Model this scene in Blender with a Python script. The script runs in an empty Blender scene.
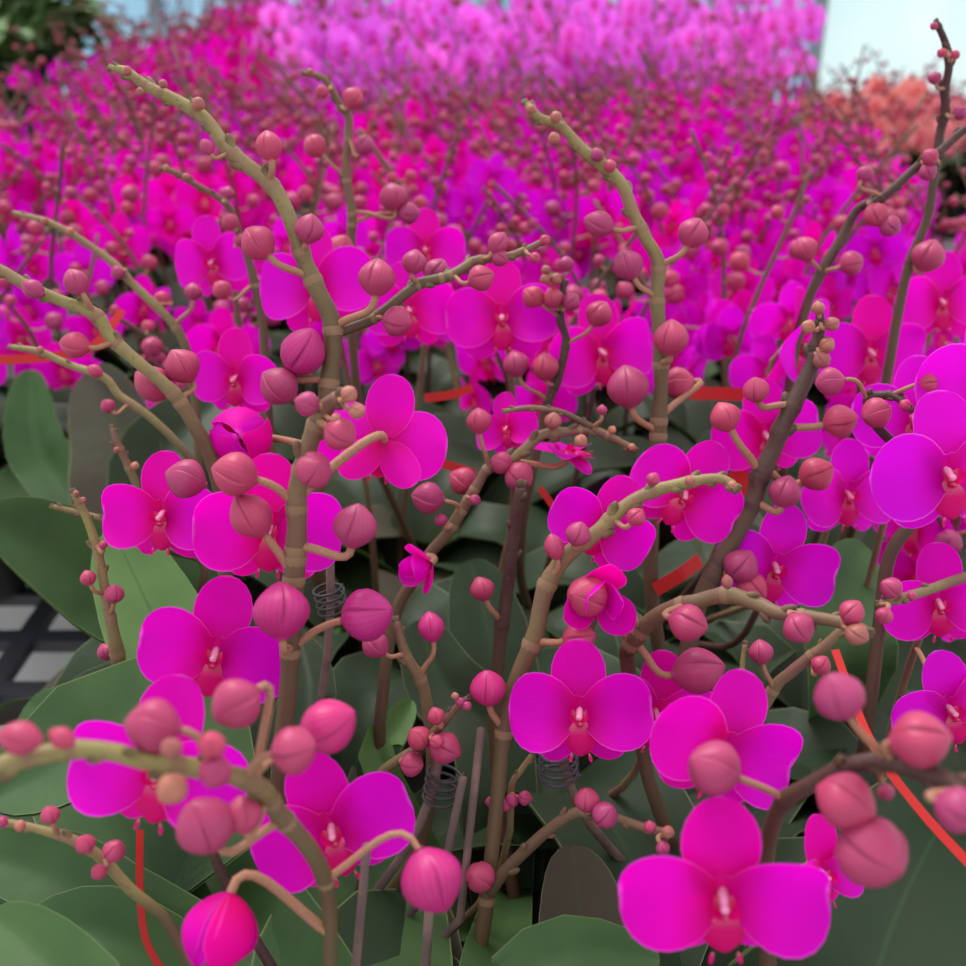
import bpy, math, random
import numpy as np
from mathutils import Vector, Matrix

R = random.Random(7)
scene = bpy.context.scene
COL = scene.collection
PI = math.pi

# ------------------------------------------------------------------ camera
FPX = 1036.0
PITCH = math.radians(25.5)
CAM = Vector((0, 0, 0.58))
FW = Vector((0, math.cos(PITCH), -math.sin(PITCH)))
UP = Vector((0, math.sin(PITCH), math.cos(PITCH)))
RT = Vector((1, 0, 0))

def P(x, y, d):
    return CAM + FW * d + RT * (d * (x - 483) / FPX) + UP * (d * (483 - y) / FPX)

def project(p):
    v = p - CAM
    d = v.dot(FW)
    return 483 + FPX * v.dot(RT) / d, 483 - FPX * v.dot(UP) / d, d

cam_data = bpy.data.cameras.new('camera')
cam = bpy.data.objects.new('camera', cam_data)
COL.objects.link(cam)
cam.location = CAM
cam.rotation_euler = (PI / 2 - PITCH, 0, 0)
cam_data.sensor_width = 36
cam_data.lens = FPX * 36 / 966
cam_data.clip_start = 0.01
cam_data.dof.use_dof = True
cam_data.dof.focus_distance = 0.46
cam_data.dof.aperture_fstop = 8.5
scene.camera = cam

# ------------------------------------------------------------------ materials
def lin(r, g, b):
    def f(c):
        c /= 255.0
        return c / 12.92 if c <= 0.04045 else ((c + 0.055) / 1.055) ** 2.4
    return (f(r), f(g), f(b), 1)

class NT:
    def __init__(s, name):
        s.m = bpy.data.materials.new(name)
        s.m.use_nodes = True
        s.t = s.m.node_tree
        s.t.nodes.clear()
        s.out = s.n('ShaderNodeOutputMaterial')
    def n(s, typ, **kw):
        nd = s.t.nodes.new(typ)
        for k, v in kw.items():
            setattr(nd, k, v)
        return nd
    def l(s, a, b):
        s.t.links.new(a, b)
    def mix(s, fac, a, b, blend='MIX'):
        nd = s.n('ShaderNodeMix', data_type='RGBA', blend_type=blend)
        for i, v in ((0, fac), (6, a), (7, b)):
            if isinstance(v, bpy.types.NodeSocket):
                s.l(v, nd.inputs[i])
            else:
                nd.inputs[i].default_value = v
        return nd.outputs[2]
    def math(s, op, a, b=None, c=None):
        nd = s.n('ShaderNodeMath', operation=op)
        for i, v in enumerate((a, b, c)):
            if v is None:
                continue
            if isinstance(v, bpy.types.NodeSocket):
                s.l(v, nd.inputs[i])
            else:
                nd.inputs[i].default_value = v
        return nd.outputs[0]
    def ramp(s, fac, lo, hi):
        nd = s.n('ShaderNodeMapRange', interpolation_type='SMOOTHSTEP')
        s.l(fac, nd.inputs[0])
        nd.inputs[1].default_value = lo
        nd.inputs[2].default_value = hi
        return nd.outputs[0]
    def noise(s, scale, detail=3, coord='Object'):
        tc = s.n('ShaderNodeTexCoord')
        nd = s.n('ShaderNodeTexNoise')
        nd.inputs['Scale'].default_value = scale
        nd.inputs['Detail'].default_value = detail
        s.l(tc.outputs[coord], nd.inputs['Vector'])
        return nd.outputs[0]
    def uv(s):
        nd = s.n('ShaderNodeTexCoord')
        sp = s.n('ShaderNodeSeparateXYZ')
        s.l(nd.outputs['UV'], sp.inputs[0])
        return sp.outputs[0], sp.outputs[1]
    def rand(s):
        return s.n('ShaderNodeObjectInfo').outputs['Random']

def surf(s, col, rough=0.5, trans=0.0, spec=0.3, tcol=None, bump=None, bstr=0.2, bdist=0.001):
    p = s.n('ShaderNodeBsdfPrincipled')
    if isinstance(col, bpy.types.NodeSocket):
        s.l(col, p.inputs['Base Color'])
    else:
        p.inputs['Base Color'].default_value = col
    p.inputs['Roughness'].default_value = rough
    p.inputs['Specular IOR Level'].default_value = spec
    if bump is not None:
        b = s.n('ShaderNodeBump')
        b.inputs['Strength'].default_value = bstr
        b.inputs['Distance'].default_value = bdist
        s.l(bump, b.inputs['Height'])
        s.l(b.outputs[0], p.inputs['Normal'])
    if trans > 0:
        t = s.n('ShaderNodeBsdfTranslucent')
        tc = tcol if tcol is not None else col
        if isinstance(tc, bpy.types.NodeSocket):
            s.l(tc, t.inputs[0])
        else:
            t.inputs[0].default_value = tc
        mx = s.n('ShaderNodeMixShader')
        mx.inputs[0].default_value = trans
        s.l(p.outputs[0], mx.inputs[1])
        s.l(t.outputs[0], mx.inputs[2])
        s.l(mx.outputs[0], s.out.inputs[0])
    else:
        s.l(p.outputs[0], s.out.inputs[0])
    return s.m

def petal_mat(name, body, heart, rim, trans=0.45):
    s = NT(name)
    t, v = s.uv()                       # t along the petal, v across 0..1
    c = s.mix(s.ramp(t, 0.55, 0.0), body, heart)
    a = s.math('ABSOLUTE', s.math('SUBTRACT', v, 0.5))
    wave = s.math('SINE', s.math('MULTIPLY', v, 75.0))
    c = s.mix(s.math('MULTIPLY', s.ramp(wave, 0.3, 1.0), 0.05), c, heart)
    hv = s.n('ShaderNodeHueSaturation')
    s.l(c, hv.inputs['Color'])
    r = s.rand()
    s.l(s.math('MULTIPLY_ADD', r, 0.035, 0.482), hv.inputs['Hue'])
    s.l(s.math('MULTIPLY_ADD', r, 0.16, 0.93), hv.inputs['Value'])
    e = s.math('MAXIMUM', s.math('MULTIPLY', a, 2.0), t)
    c = s.mix(s.math('MULTIPLY', s.ramp(e, 0.955, 0.995), 0.55), hv.outputs[0], rim)
    return surf(s, c, 0.55, trans, 0.12, bump=wave, bstr=0.03)

M = {}
M['petal'] = petal_mat('petal_magenta', lin(246, 0, 212), lin(216, 0, 134), lin(255, 110, 245))
M['petal_back'] = petal_mat('sepal_magenta', lin(246, 0, 186), lin(222, 12, 132), lin(255, 100, 235))
M['petal_violet'] = petal_mat('petal_violet', lin(238, 6, 226), lin(214, 0, 160), lin(255, 130, 252))
M['petal_lilac_haze'] = petal_mat('petal_lilac_haze', lin(250, 120, 246), lin(240, 84, 214), lin(255, 205, 255), 0.55)  # far petals: haze and backlight painted in as a paler colour
M['petal_peach'] = petal_mat('petal_peach', lin(244, 156, 158), lin(236, 126, 130), lin(255, 214, 200), 0.5)

s = NT('lip_crimson')
t, v = s.uv()
c = s.mix(s.ramp(t, 0.0, 0.45), lin(232, 70, 110), lin(222, 0, 118))
nz = s.noise(600)
c = s.mix(s.math('MULTIPLY', s.ramp(nz, 0.5, 0.62), s.ramp(t, 0.5, 0.05)), c, lin(255, 225, 230))
M['lip'] = surf(s, c, 0.5, 0.35, 0.2)
s = NT('column_blush')
M['column'] = surf(s, s.mix(s.ramp(s.noise(500), 0.42, 0.58), lin(236, 60, 170), lin(255, 205, 226)), 0.5, 0.2)

def bud_mat(name, body, tint, vein, amt=0.45):
    s = NT(name)
    th, t = s.uv()
    r = s.rand()
    c = s.mix(s.ramp(s.noise(90), 0.35, 0.7), body, tint)
    w = s.math('SINE', s.math('MULTIPLY', th, 6.2832 * 24))
    c = s.mix(s.math('MULTIPLY', s.ramp(w, 0.5, 1.0), amt), c, vein)
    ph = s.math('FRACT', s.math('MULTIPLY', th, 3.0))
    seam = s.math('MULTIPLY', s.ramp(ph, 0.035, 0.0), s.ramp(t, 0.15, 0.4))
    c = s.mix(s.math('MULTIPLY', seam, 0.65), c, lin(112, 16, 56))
    hv = s.n('ShaderNodeHueSaturation')
    s.l(c, hv.inputs['Color'])
    s.l(s.math('MULTIPLY_ADD', r, 0.026, 0.473), hv.inputs['Hue'])
    s.l(s.math('MULTIPLY_ADD', r, 0.3, 0.84), hv.inputs['Value'])
    return surf(s, hv.outputs[0], 0.42, 0.12, 0.35, bump=w, bstr=0.05)
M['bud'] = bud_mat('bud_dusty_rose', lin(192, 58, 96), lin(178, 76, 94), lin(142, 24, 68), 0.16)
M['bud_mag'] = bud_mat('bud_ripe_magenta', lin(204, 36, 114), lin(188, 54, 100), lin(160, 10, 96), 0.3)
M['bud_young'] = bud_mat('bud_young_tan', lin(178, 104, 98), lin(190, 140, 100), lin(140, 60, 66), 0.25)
M['bud_far'] = surf(NT('bud_plain_rose'), lin(176, 68, 98), 0.5, 0.15)

def stem_mat(name, a, b, bias, foot=True):
    s = NT(name)
    c = s.mix(s.ramp(s.noise(38, 4), bias - 0.16, bias + 0.16), a, b)
    c = s.mix(s.math('MULTIPLY', s.ramp(s.noise(420, 2), 0.55, 0.75), 0.5 if foot else 0.12), c, lin(120, 74, 62))
    if foot:
        c = s.mix(s.math('MULTIPLY', s.ramp(s.uv()[1], 0.34, 0.72), 0.85), c, lin(92, 70, 52))
    return surf(s, c, 0.5, 0, 0.3, bump=s.noise(300), bstr=0.25)
M['stem_olive'] = stem_mat('stem_olive', lin(144, 132, 82), lin(138, 108, 82), 0.52)
M['stem_brown'] = stem_mat('stem_brown', lin(126, 108, 76), lin(122, 84, 74), 0.5)
M['stem_dark'] = stem_mat('stem_dark', lin(84, 62, 56), lin(74, 42, 48), 0.5)
M['pedicel'] = stem_mat('pedicel_blush', lin(172, 136, 98), lin(166, 98, 92), 0.5, False)
M['bract'] = surf(NT('bract_straw'), lin(140, 110, 84), 0.6)

def leaf_mat(name, a, b):
    s = NT(name)
    t, v = s.uv()
    c = s.mix(s.ramp(s.noise(14), 0.3, 0.7), a, b)
    d = s.math('ABSOLUTE', s.math('SUBTRACT', v, 0.5))
    c = s.mix(s.math('MULTIPLY', s.ramp(d, 0.022, 0.004), 0.4), c, lin(58, 84, 50))
    c = s.mix(s.math('MULTIPLY', s.ramp(d, 0.485, 0.5), 0.5), c, lin(150, 158, 110))
    return surf(s, c, 0.5, 0.10, 0.22, tcol=lin(100, 140, 50), bump=s.noise(45, 3), bstr=0.25, bdist=0.004)
M['leaf'] = leaf_mat('leaf_green', lin(72, 100, 56), lin(54, 80, 46))
M['leaf_dark'] = leaf_mat('leaf_deep', lin(42, 60, 38), lin(48, 58, 40))
M['leaf_olive'] = leaf_mat('leaf_olive', lin(66, 64, 48), lin(68, 54, 48))
M['leaf_lime'] = leaf_mat('leaf_lime', lin(108, 142, 84), lin(92, 126, 70))
M['pot'] = surf(NT('pot_black_plastic'), lin(46, 44, 46), 0.45)
s = NT('bark_medium')
M['bark'] = surf(s, s.mix(s.ramp(s.noise(120, 5), 0.35, 0.65), lin(52, 40, 34), lin(108, 84, 66)), 0.9, 0, 0.1, bump=s.noise(160, 5), bstr=1.0, bdist=0.01)
s = NT('stake_wood')
M['stake'] = surf(s, s.mix(s.ramp(s.noise(60, 4), 0.4, 0.6), lin(126, 100, 94), lin(104, 84, 82)), 0.7)
M['coil'] = surf(NT('coil_grey_plastic'), lin(66, 62, 66), 0.4)
M['ribbon'] = surf(NT('ribbon_red_plastic'), lin(214, 48, 48), 0.4, 0.3)
M['bench'] = surf(NT('bench_black_plastic'), lin(48, 48, 54), 0.45)
M['steel'] = surf(NT('galvanised_steel'), lin(128, 138, 144), 0.45)
s = NT('floor_concrete')
M['floor'] = surf(s, s.mix(s.ramp(s.noise(6, 6), 0.3, 0.7), lin(176, 172, 170), lin(196, 192, 190)), 0.85)
s = NT('greenhouse_film')
M['film'] = surf(s, s.mix(s.ramp(s.noise(1.2, 2), 0.35, 0.65), lin(238, 250, 250), lin(246, 253, 252)), 0.5, 0.65)
s = NT('greenhouse_film_blue')
M['film_blue'] = surf(s, lin(198, 228, 242), 0.5, 0.55)
M['white'] = surf(NT('white_plastic'), lin(225, 225, 222), 0.5)

# ------------------------------------------------------------------ mesh kit
class G:
    """collects quads/tris with uv and material index"""
    def __init__(s):
        s.v, s.f, s.u, s.mi, s.mats = [], [], [], [], []
    def mat(s, m):
        m = M[m]
        if m not in s.mats:
            s.mats.append(m)
        return s.mats.index(m)
    def grid(s, rows, uvs, m, close=False, flip=False):
        mi = s.mat(m)
        b = len(s.v)
        n = len(rows[0])
        for r in rows:
            s.v.extend(tuple(p) for p in r)
        for i in range(len(rows) - 1):
            for j in range(n if close else n - 1):
                k = (j + 1) % n
                q = (b + i * n + j, b + i * n + k, b + (i + 1) * n + k, b + (i + 1) * n + j)
                w = (uvs[i][j], uvs[i][j + 1], uvs[i + 1][j + 1], uvs[i + 1][j])
                if flip:
                    q, w = q[::-1], w[::-1]
                s.f.append(q); s.u.extend(w); s.mi.append(mi)
    def add(s, o, mat=None, remap=None):
        b = len(s.v)
        if mat is not None:
            s.v.extend(tuple(mat @ Vector(p)) for p in o.v)
        else:
            s.v.extend(o.v)
        s.f.extend(tuple(i + b for i in q) for q in o.f)
        s.u.extend(o.u)
        idx = []
        for m in o.mats:
            m = (remap or {}).get(m, m)
            if m not in s.mats:
                s.mats.append(m)
            idx.append(s.mats.index(m))
        s.mi.extend(idx[i] for i in o.mi)
    def mesh(s, name):
        me = bpy.data.meshes.new(name)
        me.from_pydata(s.v, [], s.f)
        for m in s.mats:
            me.materials.append(m)
        uvl = me.uv_layers.new(name='UVMap')
        uvl.data.foreach_set('uv', np.array(s.u, dtype=np.float32).ravel())
        me.polygons.foreach_set('material_index', np.array(s.mi, dtype=np.int32))
        me.polygons.foreach_set('use_smooth', np.ones(len(s.f), dtype=bool))
        me.update()
        return me

def catmull(pts, n=5):
    """smooth a list of (Vector, radius)"""
    out = []
    for i in range(len(pts) - 1):
        p0, p1, p2, p3 = pts[max(i - 1, 0)], pts[i], pts[i + 1], pts[min(i + 2, len(pts) - 1)]
        for k in range(n):
            t = k / n
            a, b, c, d = p0[0], p1[0], p2[0], p3[0]
            v = 0.5 * ((2 * b) + (c - a) * t + (2 * a - 5 * b + 4 * c - d) * t * t + (3 * b - a - 3 * c + d) * t ** 3)
            out.append((v, p1[1] + (p2[1] - p1[1]) * t))
    out.append(pts[-1])
    return out

def tube(g, path, m, n=8, cap=True):
    """path: list of (Vector, radius)"""
    rows, uvs = [], []
    ref = Vector((0.31, 0.2, 0.93))
    pr = None
    L = 0.0
    N = len(path)
    for i, (p, r) in enumerate(path):
        d = path[min(i + 1, N - 1)][0] - path[max(i - 1, 0)][0]
        if d.length < 1e-9:
            d = Vector((0, 0, 1))
        d.normalize()
        if pr is None:
            a = d.cross(ref)
            if a.length < 0.1:
                a = d.cross(Vector((1, 0, 0)))
            a.normalize()
        else:
            a = (pr - d * pr.dot(d)).normalized()
        pr = a
        b = d.cross(a)
        ring = lambda q, rr: [q + (a * math.cos(2 * PI * k / n) + b * math.sin(2 * PI * k / n)) * rr for k in range(n)]
        if cap and i == 0:
            rows.append(ring(p - d * r * 0.5, r * 0.05)); uvs.append([(k / n, L) for k in range(n + 1)])
            rows.append(ring(p - d * r * 0.3, r * 0.7)); uvs.append([(k / n, L) for k in range(n + 1)])
        rows.append(ring(p, r)); uvs.append([(k / n, L) for k in range(n + 1)])
        if cap and i == N - 1:
            rows.append(ring(p + d * r * 0.3, r * 0.7)); uvs.append([(k / n, L) for k in range(n + 1)])
            rows.append(ring(p + d * r * 0.5, r * 0.05)); uvs.append([(k / n, L) for k in range(n + 1)])
        L += 1.0 / N
    g.grid(rows, uvs, m, close=True)

def petal(g, psi, L, W, m, base=0.05, pitch=0.0, arc=-0.25, cup=0.5, wide=0.58, z0=0.0, nt=11, nv=9, claw=0.35, ripple=0.0, ph=0.0):
    """a petal in the flower's frame: psi is its direction, pitch its lean forward, arc its curl, cup its cross curvature"""
    e1 = Vector((math.cos(psi), math.sin(psi), 0)); e2 = Vector((-math.sin(psi), math.cos(psi), 0)); e3 = Vector((0, 0, 1))
    rows, uvs = [], []
    c = e1 * base + e3 * z0
    pt = 0.0
    for i in range(nt):
        t = 0.5 - 0.5 * math.cos(PI * i / (nt - 1))
        a = pitch + arc * (t + pt) / 2
        c = c + (e1 * math.cos(a) + e3 * math.sin(a)) * (L * (t - pt))
        pt = t
        a = pitch + arc * t
        d = e1 * math.cos(a) + e3 * math.sin(a)
        nrm = e3 * math.cos(a) - e1 * math.sin(a)
        q = t ** (math.log(0.5) / math.log(wide))
        w = max(0.0, 1 - abs(2 * q - 1) ** 2.05) ** 0.5
        w = max(w, 0.22 * (1 - t) * claw / 0.35) * W / 2
        row, uv = [], []
        for j in range(nv):
            sv = -1 + 2 * j / (nv - 1)
            th = sv * cup
            if abs(cup) > 1e-3:
                x = math.sin(th) / cup; z = (1 - math.cos(th)) / cup
            else:
                x, z = sv, 0
            rip = ripple * math.sin(5 * t + 3 * sv + ph) * (abs(sv) ** 2)
            row.append(c + e2 * (x * w) + nrm * (z * w + rip * W))
            uv.append((t, (sv + 1) / 2))
        rows.append(row); uvs.append(uv)
    g.grid(rows, uvs, m)

def blob(g, mtx, m, n=8, k=6, sx=1, sy=1, sz=1):
    rows, uvs = [], []
    for i in range(k + 1):
        a = PI * i / k
        rr = max(math.sin(a), 0.02)
        rows.append([mtx @ Vector((sx * rr * math.cos(2 * PI * j / n), sy * rr * math.sin(2 * PI * j / n), -sz * math.cos(a))) for j in range(n)])
        uvs.append([(j / n, i / k) for j in range(n + 1)])
    g.grid(rows, uvs, m, close=True)

def ident():
    return Matrix.Identity(4)

def lip_geo(lo=False):
    g = G()
    nt, nv = (5, 4) if lo else (9, 7)
    petal(g, -PI / 2, 0.58, 0.46, 'lip', base=0.06, pitch=0.75, arc=-1.3, cup=-0.7, wide=0.6, z0=0.05, nt=nt, nv=nv)
    if not lo:
        for sg in (-1, 1):
            petal(g, -PI / 2 + sg * 1.15, 0.27, 0.24, 'lip', base=0.05, pitch=1.0, arc=0.5, cup=0.8, z0=0.05, nt=6, nv=5)
            petal(g, -PI / 2 + sg * 0.22, 0.14, 0.05, 'lip', base=0.55, pitch=-0.4, arc=1.0, cup=0.2, z0=0.17, nt=5, nv=3)
        blob(g, Matrix.Translation((0, -0.14, 0.16)), 'lip', sx=0.06, sy=0.045, sz=0.07)
    return g

def column_geo():
    g = G()
    blob(g, Matrix.Translation((0, 0.0, 0.10)) @ Matrix.Rotation(0.5, 4, 'X'), 'column', sx=0.055, sy=0.05, sz=0.13)
    blob(g, Matrix.Translation((0, -0.04, 0.21)), 'column', sx=0.05, sy=0.045, sz=0.04)
    return g

def flower_set(kind, mp='petal', ms='petal_back', k=0):
    """named pieces of one bloom; half span 1"""
    S = []
    def piece(nm, *a, **kw):
        g = G(); petal(g, *a, **kw); S.append((nm, g))
    j = lambda a: (random.Random(hash((k, a)) % 9999).random() - 0.5)
    if kind == 'open':
        piece('sepal', PI / 2 + 0.12 * j(1), 1.0, 0.80, ms, pitch=0.10 + 0.25 * j(2), arc=-0.25 + 0.3 * j(12), cup=0.45, z0=0.0, wide=0.52, claw=0.6, ripple=0.02, ph=k)
        for sg in (-1, 1):
            piece('sepal', -PI / 2 + sg * (0.72 + 0.1 * j(3)), 0.86, 0.58, ms, pitch=-0.05 + 0.2 * j(4 + sg), arc=-0.4, cup=0.35, z0=-0.03, wide=0.5, claw=0.5, ripple=0.02, ph=k + sg)
        for sg in (-1, 1):
            piece('petal', PI / 2 - sg * (1.46 + 0.24 * j(7) + 0.12 * j(20 + sg)), 0.98, 1.14 + 0.1 * j(15), mp, pitch=0.34 + 0.3 * j(8 + sg), arc=-0.75 + 0.5 * j(16 + sg), cup=0.5 + 0.35 * j(9 + sg), z0=0.03, wide=0.56, nt=13, nv=11, claw=0.75, ripple=0.04, ph=2 * k + sg)
    elif kind == 'half':
        piece('sepal', PI / 2, 1.15, 1.05, ms, pitch=0.55, arc=0.45, cup=0.8, z0=-0.02, base=0.10)
        for sg in (-1, 1):
            piece('sepal', -PI / 2 + sg * 0.95, 1.15, 1.0, ms, pitch=0.5, arc=0.4, cup=0.75, z0=-0.03, base=0.10)
        for sg in (-1, 1):
            piece('petal', PI / 2 - sg * 1.25, 1.05, 1.05, mp, pitch=0.85, arc=0.8, cup=0.9, z0=0.03, base=0.1)
    elif kind == 'cup':
        def shell(nm, th0, half, m, op, sc, tmax=1.0):
            g = G(); rows, uvs = [], []
            for i in range(15):
                t = (0.5 - 0.5 * math.cos(PI * i / 14)) * tmax
                r = max(math.sin(PI * t ** 0.9), 0.0) ** 0.72
                r = max(r, 0.15 if i == 0 else 0.03) * sc * (1 + op * t * t)
                row, uv = [], []
                hf = half * (1 - 0.5 * max(0, t - 0.6) / 0.4)
                for q in range(13):
                    sv = -1 + q / 6
                    th = th0 + sv * hf
                    rr_ = r * (1 + 0.05 * abs(sv) ** 3 * (1 if sv > 0 else -0.5))
                    row.append(Vector((math.cos(th) * rr_, math.sin(th) * rr_, -1.05 + 2.2 * t * (0.9 + 0.1 * sc))))
                    uv.append((t, (sv + 1) / 2))
                rows.append(row); uvs.append(uv)
            g.grid(rows, uvs, m)
            S.append((nm, g))
        for q in range(3):
            shell('sepal', PI / 2 + q * 2.0944, 0.98, ms, (0.04, 0.10, 0.3)[q], 0.97)
        for q in range(2):
            shell('petal', 0.6 + q * PI, 1.7, mp, 0.0, 0.95 - 0.03 * q)
    if kind != 'cup':
        S.append(('lip', lip_geo()))
    return S

MESH = {}
def flower_meshes(kind, mp, ms, k):
    key = ('fl', kind, mp, ms, k)
    if key not in MESH:
        MESH[key] = [(nm, g.mesh(nm)) for nm, g in flower_set(kind, mp, ms, k)]
    return MESH[key]
MESH['column'] = column_geo().mesh('flower')

def flower_geo(mp, ms, k, lo):
    g = G()
    nt, nv = ((6, 5) if lo else (9, 7))
    rr = random.Random(k)
    j = lambda: rr.random() - 0.5
    petal(g, PI / 2, 0.98, 0.70, ms, pitch=0.12 + 0.2 * j(), arc=-0.3, cup=0.4, z0=0.0, nt=nt, nv=nv, claw=0.6)
    for sg in (-1, 1):
        petal(g, -PI / 2 + sg * 0.78, 0.86, 0.60, ms, pitch=0.05 + 0.2 * j(), arc=-0.35, cup=0.35, z0=-0.03, nt=nt, nv=nv)
    for sg in (-1, 1):
        petal(g, PI / 2 - sg * (1.42 + 0.2 * j()), 0.98, 1.12, mp, pitch=0.32 + 0.3 * j(), arc=-0.65, cup=0.5, z0=0.03, nt=nt, nv=nv, claw=0.7)
    g.add(lip_geo(lo))
    return g

def bud_geo(m, length=1.1, lo=False, lump=0.0, seed=0):
    """a bud of width 1 along +Z from its base at the origin; three overlapping sepals"""
    g = G()
    offs = (0.0, 0.33, 0.66) if lo else (0.0, 0.02, 0.05, 0.1, 0.2, 0.33, 0.5, 0.66, 0.8, 0.9, 0.95, 0.98)
    ths = [(q + o) / 3 for q in range(3) for o in offs]
    K = 6 if lo else 13
    rows, uvs = [], []
    for i in range(K + 1):
        t = 0.5 - 0.5 * math.cos(PI * i / K)
        r0 = 0.5 * max(math.sin(PI * t ** 0.92), 0.0) ** 0.72
        r0 = max(r0, 0.10 if i == 0 else 0.012)
        row, uv = [], []
        for th in ths:
            ph = (th * 3) % 1.0
            dd = min(ph, 1 - ph)
            fade = min(1, max(0, (t - 0.12) / 0.3))
            cr = 0 if lo else fade * (0.10 * math.exp(-(ph / 0.10) ** 2) - 0.04 * math.exp(-((1 - ph) / 0.25) ** 2))
            fac = 1 - cr + 0.03 * math.cos(2 * PI * ph + PI) * fade
            a = 2 * PI * th + 0.35 * t
            wob = 1 + lump * math.sin(a * 2 + seed) * math.sin(PI * t)
            row.append(Vector((math.cos(a) * r0 * fac * wob, math.sin(a) * r0 * fac * wob, length * (t + 0.02 * math.sin(PI * t)))))
            uv.append((th, t))
        uv.append((1.0, t))
        rows.append(row); uvs.append(uv)
    g.grid(rows, uvs, m, close=True)
    return g

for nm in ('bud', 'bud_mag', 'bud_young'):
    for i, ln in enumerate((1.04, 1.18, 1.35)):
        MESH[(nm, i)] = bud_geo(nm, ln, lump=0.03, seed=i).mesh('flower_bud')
MESH['bud_lo'] = bud_geo('bud_far', 1.12, lo=True).mesh('flower_bud')

def leaf_geo(cl, wd, nh, m, nt=14, nv=9, fold=0.5):
    """leaf along the centre line cl (Vectors); wd full width; nh hint of the upper face"""
    path = catmull([(p, 0) for p in cl], 6)
    g = G()
    N = nt
    rows, uvs = [], []
    tot = len(path) - 1
    for i in range(N):
        t = 0.5 - 0.5 * math.cos(PI * i / (N - 1))
        x = t * tot
        k = min(int(x), tot - 1)
        p = path[k][0].lerp(path[k + 1][0], x - k)
        d = (path[min(k + 2, tot)][0] - path[max(k - 1, 0)][0]).normalized()
        s_ = d.cross(nh)
        s_.normalize()
        n_ = s_.cross(d)
        q = t ** 1.15
        w = max(0, 1 - abs(2 * q - 1) ** 2.4) ** 0.58
        w = max(w, 0.42 * (1 - t) ** 0.5 if t < 0.5 else 0.0) * wd / 2
        row, uv = [], []
        for j in range(nv):
            sv = -1 + 2 * j / (nv - 1)
            up = abs(sv) ** 1.2 * fold * w - 0.10 * w * math.cos(sv * PI / 2) ** 6 * 0.6
            side = sv * w * math.sqrt(max(0.05, 1 - 0.4 * fold * fold))
            row.append(p + s_ * side + n_ * up)
            uv.append((t, (sv + 1) / 2))
        rows.append(row); uvs.append(uv)
    g.grid(rows, uvs, m)
    th = 0.0018
    back = []
    for r in rows:
        back.append([v - Vector((0, 0, th)) for v in r])
    g.grid(back, uvs, m, flip=True)
    return g

def arch_leaf(L, W, rise, droop, m, nt=17, nv=7, fold=0.35):
    cl = [Vector((0.008, 0, 0)), Vector((0.10 * L, 0, rise * 0.5)), Vector((0.40 * L, 0, rise)), Vector((0.75 * L, 0, rise * 0.95 - droop * 0.3)), Vector((L, 0, rise - droop))]
    return leaf_geo(cl, W, Vector((0, 0, 1)) + Vector((-0.4, 0, 0)), m, nt, nv, fold)

LEAVES, LEAVES_LO = [], []
for i in range(7):
    L = 0.13 + 0.012 * i
    m = ('leaf', 'leaf_dark', 'leaf', 'leaf_dark', 'leaf_olive', 'leaf', 'leaf_dark')[i]
    prm = (L, 0.062 + 0.003 * (i % 4), 0.05 + 0.014 * ((i * 3) % 5), 0.03 + 0.012 * ((i * 2) % 5), m)
    LEAVES.append(arch_leaf(*prm).mesh('leaf'))
    LEAVES_LO.append(arch_leaf(*prm, nt=6, nv=4))

def pot_geo(n=28):
    g = G()
    prof = [(0.0, 0.002), (0.036, 0.002), (0.038, 0.0), (0.039, 0.004), (0.047, 0.086), (0.051, 0.087), (0.052, 0.099), (0.050, 0.100), (0.046, 0.098), (0.045, 0.075)]
    rows = [[Vector((max(r, 1e-4) * math.cos(2 * PI * k / n), max(r, 1e-4) * math.sin(2 * PI * k / n), z)) for k in range(n)] for r, z in prof]
    g.grid(rows, [[(k / n, i / 9) for k in range(n + 1)] for i in range(len(prof))], 'pot', close=True)
    return g
def bark_geo(n=20):
    g = G()
    rr = random.Random(3)
    rows = []
    for i in range(7):
        r = max(0.0452 * (1 - i / 6), 1e-4)
        rows.append([Vector((r * math.cos(2 * PI * k / n), r * math.sin(2 * PI * k / n), 0.082 + (0.006 * rr.random() if 0 < i else 0) + 0.006 * i / 6)) for k in range(n)])
    g.grid(rows, [[(k / n, i / 6) for k in range(n + 1)] for i in range(7)], 'bark', close=True)
    return g
MESH['pot'] = pot_geo().mesh('pot')
MESH['bark'] = bark_geo().mesh('growing_medium')

def coil_geo(r, turns, pitch):
    g = G()
    path = []
    n = int(turns * 16)
    for i in range(n + 1):
        a = 2 * PI * i / 16
        path.append((Vector((r * math.cos(a), r * math.sin(a), pitch * i / 16)), 0.0008))
    tube(g, path, 'coil', 5)
    return g
MESH['coil'] = coil_geo(0.0085, 4, 0.0045).mesh('coil_clip')

# ------------------------------------------------------------------ scene graph helpers
def link(name, me, parent=None, world=None):
    o = bpy.data.objects.new(name, me)
    COL.objects.link(o)
    if parent is not None:
        o.parent = parent
    if world is not None:
        o.matrix_basis = (wm(parent).inverted() @ world) if parent is not None else world
    return o
WM = {}
def wm(o):
    if o is None:
        return ident()
    m = o.matrix_basis.copy()
    p = o.parent
    while p is not None:
        m = p.matrix_basis @ m
        p = p.parent
    return m
def empty(name, loc, label, cat, group=None, rz=0):
    o = bpy.data.objects.new(name, None)
    COL.objects.link(o)
    o.empty_display_size = 0.03
    o.matrix_basis = Matrix.Translation(loc) @ Matrix.Rotation(rz, 4, 'Z')
    o['label'] = label
    o['category'] = cat
    if group:
        o['group'] = group
    return o
def local_mesh(g, parent, name):
    """geometry given in world coordinates, stored in the parent's frame"""
    inv = wm(parent).inverted()
    g.v = [tuple(inv @ Vector(p)) for p in g.v]
    return link(name, g.mesh(name), parent)
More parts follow.
